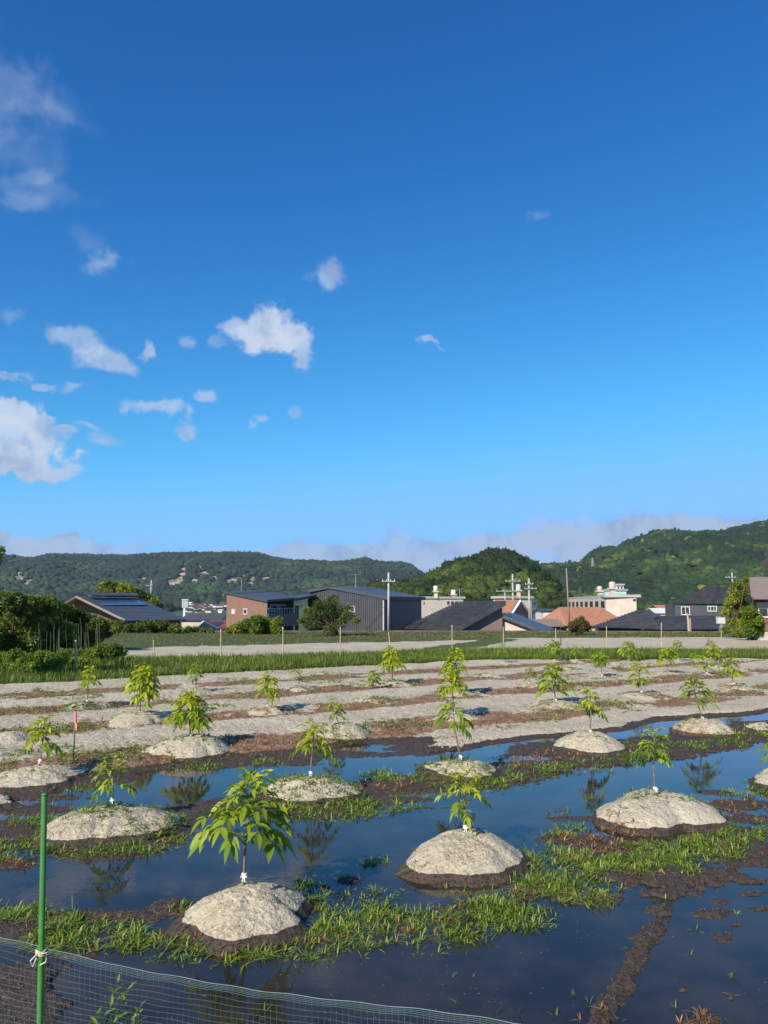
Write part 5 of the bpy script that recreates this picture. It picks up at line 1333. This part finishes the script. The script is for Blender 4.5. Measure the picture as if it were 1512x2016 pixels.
# shrubs under the brown house
L = [(455, 1238, 9), (470, 1234, 10), (490, 1228, 13), (507, 1222, 14), (520, 1226, 15), (537, 1230, 14), (548, 1222, 9), (505, 1238, 13), (525, 1242, 14), (545, 1240, 11), (480, 1242, 10)]
tree('shrub', *P(515, 1252, 64)[:2], -.3, pxclumps(L[2:], 64, 1, rt), 'bright green rounded shrub below the brown house', 'shrub', 'bright', 9000, .10, 2, tr=.06)
tree('shrub', *P(460, 1250, 65)[:2], -.3, pxclumps([(452, 1240, 8), (462, 1236, 9), (473, 1232, 9), (470, 1242, 8), (483, 1236, 8)], 65, 1, rt), 'low yellow-green shrub left of the bright green rounded one', 'shrub', 'yellow', 3500, .09, 3, tr=.05)
# yellow tree behind the farmhouse
L = [(205, 1158, 12), (225, 1156, 11), (245, 1160, 13), (262, 1166, 13), (280, 1174, 12), (295, 1180, 12), (215, 1166, 12), (240, 1170, 12), (270, 1180, 14), (300, 1188, 12), (312, 1194, 9), (195, 1164, 8), (210, 1148, 7)]
tree('broadleaf_tree', *P(250, 1200, 105)[:2], -4, pxclumps(L, 105, 2, rt), 'yellow-green tree showing over the ridge of the timber farmhouse', 'tree', 'yellow', 11000, .20, 4, tr=.3)
# bushes below the farmhouse roof
L = [(235, 1232, 12), (255, 1238, 12), (275, 1236, 13), (300, 1236, 14), (325, 1236, 13), (345, 1238, 12), (290, 1228, 9), (320, 1228, 9)]
tree('shrub', *P(290, 1250, 66)[:2], -.5, pxclumps(L, 66, 1.2, rt), 'dark bushes crowding the wall under the farmhouse roof', 'shrub', 'hedge', 7000, .12, 5, tr=.06)
L = [(370, 1240, 8), (385, 1240, 7), (400, 1243, 6), (415, 1244, 6)]
tree('shrub', *P(385, 1250, 67)[:2], -.5, pxclumps(L, 67, .6, rt), 'small dark shrub in front of the dark red roofed house', 'shrub', 'hedge', 1800, .10, 6, tr=.04)
# small brownish tree by the wooden pole
L = [(1140, 1225, 11), (1128, 1230, 9), (1152, 1230, 10), (1140, 1238, 11), (1156, 1238, 7), (1126, 1240, 7), (1145, 1218, 6)]
tree('broadleaf_tree', *P(1142, 1252, 62)[:2], 0, pxclumps(L, 62, .8, rt), 'small brownish tree beside the foot of the wooden utility pole', 'tree', 'brownish', 4000, .08, 7, tr=.10, hollow=.4)
# tall tree right
L = [(1450, 1150, 9), (1462, 1155, 10), (1445, 1165, 11), (1462, 1172, 13), (1440, 1182, 11), (1458, 1190, 15), (1435, 1200, 11), (1450, 1210, 15), (1470, 1205, 12), (1435, 1190, 7), (1468, 1142, 6), (1448, 1225, 15), (1466, 1228, 13), (1424, 1208, 6), (1430, 1240, 9)]
tree('conifer_tree', *P(1452, 1258, 56)[:2], 0, pxclumps(L, 56, 1.0, rt), 'tall ragged golden-green tree left of the house at the right edge', 'tree', 'yellow', 12000, .085, 8, tr=.16, hollow=.35)
L = [(1478, 1205, 13), (1488, 1220, 14), (1472, 1225, 13), (1490, 1240, 12), (1470, 1243, 13), (1455, 1245, 10), (1495, 1230, 9)]
tree('broadleaf_tree', *P(1480, 1262, 53)[:2], 0, pxclumps(L, 53, .8, rt), 'green bushy tree right of the tall golden one, by the edge house', 'tree', 'bright', 7000, .09, 9, tr=.10)
# overgrown hedge at the left
def hedge_tree(L, Y, lab, seed, lm='hedge', n=16000, size=.11, nm='broadleaf_tree', hollow=.5, dy=1.2):
    c = pxclumps(L, Y, dy, rt); px = np.mean([q[0] for q in L])
    return tree(nm, *P(px, 1290, Y)[:2], 0, c, lab, 'tree', lm, n, size, seed, tr=.10, hollow=hollow)
hedge_tree([(30, 1185, 22), (60, 1190, 22), (0, 1195, 24), (45, 1210, 26), (15, 1233, 28), (60, 1238, 26), (20, 1263, 26), (-30, 1205, 26), (-20, 1248, 28), (40, 1180, 12), (10, 1175, 12), (60, 1266, 22)], 36, 'dense dark tree at the left edge of the field', 41, n=30000, size=.085)
hedge_tree([(95, 1195, 22), (120, 1205, 22), (90, 1230, 26), (120, 1243, 24), (100, 1263, 22), (75, 1253, 20), (95, 1182, 12), (130, 1260, 18), (88, 1185, 12)], 38, 'dark tree with hanging vines second from the left edge', 42, n=24000, size=.085)
hedge_tree([(150, 1212, 17), (170, 1223, 18), (190, 1230, 18), (160, 1243, 22), (185, 1250, 20), (205, 1243, 15), (215, 1233, 12), (150, 1260, 18), (180, 1268, 16), (228, 1238, 9)], 41, 'dark tree nearest the timber farmhouse, at the right end of the overgrown row', 43, n=22000, size=.09)
# tangled undergrowth in front of them
c = []
for px in range(-10, 250, 13):
    c.append((px, 1300 - max(0, px - 100) * .10 + rt.uniform(-10, 4), rt.uniform(12, 17)))
    if px < 180: c.append((px + 5, 1322 - max(0, px) * .09 + rt.uniform(-6, 4), rt.uniform(11, 15)))
cl = [(*P(a, b_, 29 + (a > 120) * 3 + (k % 2) * -2.2), rp / 1520 * 30) for k, (a, b_, rp) in enumerate(c)]
cl = [(q[0], q[1], max(q[2], .1), q[3]) for q in cl]
V, F, va = leafcloud(cl, 42000, .055, np.random.default_rng(9), .3)
o = npmesh('undergrowth', V, [F], M_lv['bright'], attrs=dict(var=va)); tag(o, 'tangled green undergrowth at the foot of the trees on the left', 'undergrowth', kind='stuff')
# dry vertical vines and canes before the hedge
mb = MB(); rv = random.Random(3)
for k in range(30):
    px = rv.uniform(75, 210); Y = 34 + rv.uniform(-1.2, 1.5); tpy = rv.uniform(1215, 1250); a = P(px, tpy, Y); bpy_ = P(px + rv.uniform(-3, 3), tpy + rv.uniform(30, 75), Y)
    mid = (a + bpy_) / 2 + Vector((rv.uniform(-.05, .05), 0, 0)); mb.tube([a, mid, bpy_], .007, 4)
o = mb.build('hanging_vines', mat('dry_vine', (0.20, 0.19, 0.10), (0.12, 0.14, 0.06), 3, .8)); tag(o, 'pale dry vines hanging in front of the overgrown trees', 'vines', kind='stuff')
# twig of leaves at the left edge, high
b = tree('broadleaf_tree', *P(-70, 1250, 24)[:2], .1, pxclumps([(-2, 1086, 7), (3, 1080, 4), (-12, 1100, 12), (-40, 1120, 30), (-70, 1160, 45), (-60, 1210, 40)], 24, .3, rt), 'tree mostly beyond the left edge with one leafy twig in view', 'tree', 'bright', 9000, .07, 77, tr=.12)

# ================================================================== POLES, WIRES, STAKES
def utility_pole(px, pyt, pyb, Y, rad, label, arms=(), m='concrete', box=False, lean=0, name='utility_pole'):
    t = P(px, pyt, Y); bz = P(px, pyb, Y).z; root = empty(name, (t.x, t.y, bz), label, 'utility pole')
    mb = MB(); mb.tube([(t.x + lean, t.y, bz), (t.x, t.y, t.z)], [rad * 1.0, rad * .68], 12); mb.build('pole', M[m], root, smooth=True)
    for (py, w, sh) in arms:
        z = P(px, py, Y).z; wm = w / 1520 * Y; MB().box((t.x + sh * wm, t.y - rad - .05, z), wm, .10, .10).build('crossarm', M['steel'], root)
        ins = MB()
        for q in (-.45, -.15, .15, .45): ins.lathe((t.x + sh * wm + q * wm, t.y - rad - .05, z + .05), [(.03, 0), (.045, .04), (.025, .08), (.04, .12), (.015, .16)], 8)
        ins.build('insulator', M['white'], root)
    if box:
        z = P(px, box, Y).z; MB().lathe((t.x + .45, t.y, z - .4), [(.25, 0), (.28, .05), (.28, .7), (.1, .8)], 12).build('transformer', M['steel'], root)
    return root, t
_, t1 = utility_pole(765, 1127, 1244, 72, .125, 'white concrete utility pole right of the tall metal building', ((1144.5, 26, 0),))
_, t2 = utility_pole(1009, 1130, 1218, 108, .16, 'tall utility pole with a wide crossarm behind the huge black roof', ((1144, 30, 0), (1164, 42, -.3)))
_, t2b = utility_pole(994, 1163, 1215, 112, .10, 'short utility pole just left of the tall crossarmed one', ((1164, 12, 0),))
_, t3 = utility_pole(1041, 1139, 1230, 96, .16, 'utility pole with small crossarms right of the tall crossarmed one', ((1150, 16, 0), (1159, 24, .1)))
_, t4 = utility_pole(1115, 1119, 1253, 66, .085, 'weathered dark wooden utility pole standing alone right of the white gable', (), m='greybrown', lean=.15)
_, t5 = utility_pole(298, 1142, 1185, 190, .2, 'distant white utility pole above the timber farmhouse', ((1153, 14, -.2), (1160, 6, 0)))
_, t6 = utility_pole(1441, 1127, 1160, 110, .12, 'pole top with crossarm over the two-storey dark house', ((1137, 20, -.2),))
def cable(a, b_, sag, rad, label):
    mb = MB(); pts = []
    for k in range(25):
        t = k / 24; p = a.lerp(b_, t); p.z -= 4 * sag * t * (1 - t); pts.append(p)
    mb.tube(pts, rad, 4, cap=False); o = mb.build('power_cable', M['cable']); return tag(o, label, 'cable')
cable(P(-120, 1146, 70), P(765, 1141, 72), 1.35, .022, 'long dark cable crossing the far ridge to the white concrete pole')
cable(P(-120, 1152, 72), P(765, 1145, 72), 1.0, .010, 'thin lower cable running to the white concrete pole')
cable(t4 + Vector((0, 0, -.1)), P(1450, 1149, 100), .5, .022, 'dark cable from the wooden pole towards the two-storey dark house')
cable(P(1062, 1127, 90), t4 + Vector((0, 0, -.1)), .12, .018, 'short cable reaching the wooden pole from the left')
cable(t1 + Vector((0, 0, -.9)), t2 + Vector((0, 0, -1)), .8, .012, 'cable from the white concrete pole to the tall crossarmed pole')
cable(t2 + Vector((0, 0, -1)), t3 + Vector((0, 0, -.6)), .3, .015, 'cable between the two crossarmed poles')
cable(t3 + Vector((0, 0, -.6)), t6 + Vector((0, 0, -.8)), 1.2, .014, 'cable from the right crossarmed pole over the orange roof to the far pole')
cable(t2 + Vector((.5, 0, -1)), P(1700, 1160, 130), 2.0, .012, 'thin cable sagging over the long cream block to the right')
cable(t5 + Vector((0, 0, -1.2)), P(-150, 1150, 200), 1.5, .03, 'cable from the distant left pole out of view')
cable(t5 + Vector((0, 0, -1.2)), t1 + Vector((0, 0, -1.3)), 2.0, .016, 'cable from the distant left pole to the white concrete pole')
cable(t1 + Vector((.5, 0, -.95)), P(790, 1196, 83), .4, .012, 'service cable dropping to the small grey-brown house')
def antenna(px, py, Y, h, label):
    p = P(px, py, Y); root = empty('tv_antenna', p, label, 'antenna'); mb = MB(); mb.tube([p + Vector((0, 0, -.3)), p + Vector((0, 0, h))], .025, 5); mb.build('mast', M['steel'], root)
    mb = MB(); mb.tube([p + Vector((-.6, 0, h)), p + Vector((.6, 0, h))], .018, 4)
    for q in range(7): mb.tube([p + Vector((-.55 + q * .18, -.28, h)), p + Vector((-.55 + q * .18, .28, h))], .010, 4)
    mb.build('aerial', M['steel'], root)
antenna(700, 1160, 84, 1.6, 'rooftop aerial on the tall dark metal building'); antenna(1180, 1195, 92, 1.5, 'rooftop aerial on the broad orange tiled roof'); antenna(905, 1183, 79, 1.2, 'rooftop aerial at the left end of the huge black roof ridge'); antenna(475, 1166, 84, 1.4, 'rooftop aerial on the brown house')
def pylon(px, pyt, pyb, Y, label, name='pylon', wide=True):
    t = P(px, pyt, Y); bz = P(px, pyb, Y).z; h = t.z - bz; root = empty(name, (t.x, t.y, bz), label, name)
    mb = MB(); w = h * (.10 if wide else .03); rd = Y * .00028
    for sx_, sy_ in ((-1, -1), (1, -1), (1, 1), (-1, 1)): mb.tube([(t.x + sx_ * w, t.y + sy_ * w, bz), (t.x + sx_ * w * .15, t.y + sy_ * w * .15, t.z)], rd, 4)
    for k in range(6):
        f0, f1 = k / 6, (k + 1) / 6; w0, w1 = w * (1 - .85 * f0), w * (1 - .85 * f1)
        mb.tube([(t.x - w0, t.y - w0, bz + h * f0), (t.x + w1, t.y - w1, bz + h * f1)], rd * .6, 4); mb.tube([(t.x + w0, t.y - w0, bz + h * f0), (t.x - w1, t.y - w1, bz + h * f1)], rd * .6, 4)
    mb.build('lattice', M['steel'], root)
    if wide:
        ar = MB()
        for f in (.62, .76, .90): ar.tube([(t.x - h * .14, t.y, bz + h * f), (t.x + h * .14, t.y, bz + h * f)], rd * .8, 4)
        ar.build('crossarm', M['steel'], root)
    return root
pylon(1166, 1098, 1124, 800, 'steel pylon on the left shoulder of the right hill'); pylon(1310, 1112, 1131, 800, 'steel pylon halfway up the middle of the right hill'); pylon(1507, 1116, 1138, 800, 'steel pylon on the right hill at the edge of the view')
for px, pt, pb, l in ((386, 1077, 1096, 'tallest mast on the far ridge'), (457, 1082, 1095, 'mast on the far ridge right of the tallest one'), (515, 1079, 1096, 'mast where the far ridge starts to drop'), (786, 1096, 1116, 'mast at the right end of the far ridge'), (306, 1083, 1098, 'leftmost small mast on the far ridge')):
    pylon(px, pt, pb, 2250, l, 'mast', False)
# bamboo stakes along the verge
ST = [(149, 1260, 1332, 'thick white-grey stake at the left in front of the undergrowth'), (306, 1260, 1303, 'leaning bamboo stake second from the left'), (435, 1238, 1304, 'tall bamboo stake below the left end of the brown house'), (557, 1234, 1300, 'bamboo stake below the brown house balcony'), (670, 1234, 1298, 'bamboo stake in front of the loose-crowned tree'), (770, 1244, 1284, 'short leaning stake below the white concrete pole'), (890, 1230, 1285, 'bamboo stake before the huge black roof'), (991, 1234, 1272, 'bamboo stake before the white gable'), (1094, 1237, 1262, 'short stake pair left of the wooden pole'), (1104, 1232, 1270, 'thin dark stake left of the wooden pole'), (1194, 1233, 1279, 'bamboo stake before the left end of the black hipped roof'), (1302, 1226, 1280, 'tall bamboo stake before the middle of the black hipped roof'), (1420, 1241, 1257, 'short stake under the white box')]
for k, (px, pt, pb, l) in enumerate(ST):
    x, y = G(px, pb, .08)
    if k == 0: y = 27.5; x = xy(px, pb, y)[0]
    tz = P(px + (-3 if k in (1,) else 0), pt, y).z; x2 = xy(px + (-4 if k == 1 else (-5 if k == 5 else 0)), pt, y)[0]
    mb = MB(); rr2 = .028 if k != 0 else .04; n_ = 9
    pts = [Vector((lerp(x, x2, q / n_), y, lerp(-.1, tz, q / n_))) for q in range(n_ + 1)]
    mb.tube(pts, [rr2 * (1 - .25 * q / n_) * (1.12 if q % 2 else 1) for q in range(n_ + 1)], 8)
    o = mb.build('bamboo_stake', M['bamboo' if k != 9 else 'darkwood'], smooth=True); tag(o, l, 'stake', 'stakes standing along the verge')
# wooden post and white box on a post near the black roof
b = empty('wooden_post', (*G(1357, 1247), 0), 'old split wooden post before the black hipped roof', 'post')
p = Vector((*G(1357, 1247), 0)); mb = MB(); mb.tube([p + Vector((0, 0, -.2)), p + Vector((-.02, 0, 1.0)), p + Vector((-.1, 0, 1.75))], [.13, .12, .07], 8); mb.build('post', M['bamboo'], b)
mb = MB(); mb.tube([p + Vector((.12, 0, -.2)), p + Vector((.14, 0, 1.3))], [.07, .05], 6); mb.build('split_stub', M['bamboo'], b)
p = Vector((*G(1420, 1247), 0)); b = empty('meter_box', (p.x, p.y, 0), 'pale box on a thin post between the black hipped roof and the golden tree', 'box')
MB().box((p.x, p.y, .35), .2, .2, 1.0).build('post', M['steel'], b); MB().box((p.x, p.y, 1.15), .66, .35, .60).build('box', M['white'], b); MB().box((p.x, p.y - .02, 1.47), .76, .45, .06).build('lid', M['steel'], b)
# green marker stake with pink ribbon
x, y = G(143, 1512, .0); b = empty('marker_stake', (x, y, 0), 'thin green marker stake with a pink ribbon at its tip, beside the left mound', 'stake')
tz = P(143, 1402, y).z; M_gp = mat('green_plastic', (0.025, 0.10, 0.028), (0.03, 0.13, 0.035), 20, .4)
mb = MB(); mb.tube([(x, y, -.1), (x + .01, y, tz)], .011, 8); mb.build('stake', M_gp, b, smooth=True)
tr = tz - .16; mb = MB(); mb.lathe((x + .009, y, tr), [(.016, 0), (.02, .03), (.017, .08), (.02, .13), (.014, .17)], 8); mb.prism([(x + .01, y - .02, tr + .03), (x + .05, y - .03, tr - .02), (x + .045, y - .03, tr - .12), (x + .02, y - .02, tr - .1)], (0, -.003, 0)); mb.build('ribbon', M_pink, b)

# ================================================================== FOREGROUND NET AND GREEN POLE
M_pole = mat('green_pole_plastic', (0.045, 0.19, 0.03), (0.075, 0.20, 0.05), 9, .45, spec=.45, bump=.1)
pt_, pb_ = P(87.5, 1566, 2.42), P(78, 2030, 2.36)
b = empty('garden_pole', (pb_.x, pb_.y, .95), 'thick green garden pole holding the net, left foreground', 'pole')
mb = MB(); n_ = 150; base_ = pb_ + (pb_ - pt_) * .45; pts = [base_.lerp(pt_, k / n_) for k in range(n_ + 1)]
rads = [.0084 + (.0007 if k % 2 else 0) for k in range(n_ + 1)]; rads[-1] = .0078
mb.tube(pts, rads, 16); mb.build('shaft', M_pole, b, smooth=True)
d_ = (pt_ - base_).normalized(); mb = MB(); mb.tube([pt_ - d_ * .002, pt_ + d_ * .004, pt_ + d_ * .007], [.0093, .0091, .0055], 16); mb.build('end_cap', M_pole, b, smooth=True)
k0 = P(80, 1874, 2.38)
mb = MB()
for q in range(3):
    pts = [k0 + Vector((math.cos(t) * .0125, math.sin(t) * .0125, (q - 1) * .005 + .003 * math.sin(t * 2))) for t in np.linspace(0, 2 * math.pi, 15)]; mb.tube(pts, .0020, 5)
mb.tube([k0 + Vector((.008, -.012, 0)), k0 + Vector((.024, -.014, .004)), k0 + Vector((.022, -.014, -.022)), k0 + Vector((.006, -.014, -.030))], .0020, 5)
mb.tube([k0 + Vector((-.004, -.014, 0)), k0 + Vector((-.022, -.016, -.018)), k0 + Vector((-.014, -.016, -.034)), k0 + Vector((-.004, -.016, -.010))], .0020, 5)
mb.build('twine_knot', mat('pale_twine', (0.70, 0.62, 0.46), (0.55, 0.48, 0.36), 60, .9), b)
M_net = mat('blue_green_net', (0.10, 0.155, 0.15), (0.08, 0.13, 0.125), 30, .5)
TOP = [(-160, 1815), (0, 1848), (80, 1866), (250, 1905), (500, 1948), (700, 1976), (900, 1999), (1040, 2019), (1300, 2052), (1500, 2085)]
def nety(px): return np.interp(px, [-160, 80, 1040, 1500], [2.50, 2.39, 1.98, 1.80])
net = empty('garden_net', (*P(600, 1960, 2.15)[:2], .95), 'fine blue-green plastic mesh net stretched along the near edge of the field', 'net')
cols = []; px = -160.0
spx = 0
top_pts = []
for px in np.arange(-160, 1500, 2.0): top_pts.append(P(px, pl_interp(TOP, px), float(nety(px))))
seg = [0.0]
for a, c in zip(top_pts[:-1], top_pts[1:]): seg.append(seg[-1] + (c - a).length)
cell = .0165; nC = int(seg[-1] / cell); tp = []
for k in range(nC + 1):
    s_ = k * cell; i = min(np.searchsorted(seg, s_), len(seg) - 1); i = max(i, 1); f = (s_ - seg[i - 1]) / max(seg[i] - seg[i - 1], 1e-9); tp.append(top_pts[i - 1].lerp(top_pts[i], f))
rows_ = [0, .004, .008, .012, .017] + [.017 + cell * (k + 1) for k in range(30)]
def npt(k, dz):
    p = tp[k]; s_ = k * cell
    return Vector((p.x + .004 * math.sin(s_ * 9 + dz * 14), p.y + .03 * dz * math.sin(s_ * 3.1) + .006 * math.sin(dz * 25 + s_ * 5) - .05 * dz, p.z - dz * (1 + .02 * math.sin(s_ * 4)) + .0015 * math.sin(s_ * 37 + dz * 60)))
hm = MB()
for q, dz in enumerate(rows_): hm.tube([npt(k, dz) for k in range(0, nC + 1)], .00042 if q > 4 else .0006, 3, cap=False)
for k in range(0, nC + 1): hm.tube([npt(k, dz) for dz in rows_[::2]], .00030, 3, cap=False)
hm.build('mesh_threads', M_net, net)
mb = MB(); mb.tube([npt(k, 0) + Vector((0, 0, .001)) for k in range(0, nC + 1, 2)], .0010, 5, cap=False); mb.build('edge_cord', M_net, net)
# tall weed behind the net
rgw = np.random.default_rng(12)
wx_, wy_, wz_, wl_ = [], [], [], []
b = empty('tall_weed', (*P(235, 2050, 3.1)[:2], .62), 'tall leafy weed growing just behind the net, bottom left', 'weed')
O = []; D = []; Ln = []; Dr = []; Va = []; st = MB()
for (px, pyt) in ((232, 1935), (218, 1962), (250, 1955), (190, 1990), (275, 1985), (205, 2000), (262, 2005), (165, 2030), (300, 2030)):
    top = P(px, pyt, 3.1 + rgw.uniform(-.06, .06)); foot = Vector((P(px * .3 + 164, 2050, 3.1).x, 3.1, .52)); st.tube([foot, foot.lerp(top, .5) + Vector((.005, 0, 0)), top], [.004, .003, .0015], 5)
    for k in range(15):
        t = .45 + .55 * k / 14; p = foot.lerp(top, t); a = k * 2.4 + px; O.append(p[:]); D.append((math.cos(a) * .7, math.sin(a) * .7, .9)); Ln.append(rgw.uniform(.06, .10) * (1.1 - .4 * t)); Dr.append(.35); Va.append(np.clip(rgw.normal(.45, .15), 0, 1))
st.build('stem', M_gp, b)
V, Q, T3, va = leaflets(np.array(O), np.array(D), np.array(Ln), np.array(Ln) * .20, np.array(Dr), rgw, np.array(Va))
npmesh('leaves', V, [Q, T3], M_grass, b, dict(var=va))

# ================================================================== AIR
hz = bpy.data.materials.new('thin_haze'); hz.use_nodes = True
for n_ in list(hz.node_tree.nodes):
    if n_.type == 'BSDF_PRINCIPLED': hz.node_tree.nodes.remove(n_)
pv = hz.node_tree.nodes.new('ShaderNodeVolumePrincipled'); pv.inputs['Color'].default_value = (0.62, 0.78, 1.0, 1); pv.inputs['Density'].default_value = HAZE
hz.node_tree.links.new(pv.outputs[0], [n_ for n_ in hz.node_tree.nodes if n_.type == 'OUTPUT_MATERIAL'][0].inputs['Volume'])
mb = MB(); mb.prism([(-2600, -30, -9.5), (2600, -30, -9.5), (2600, 3000, -9.5), (-2600, 3000, -9.5)], (0, 0, 230))
o = mb.build('haze', hz); tag(o, 'thin pale air haze over the valley', 'haze', kind='stuff')
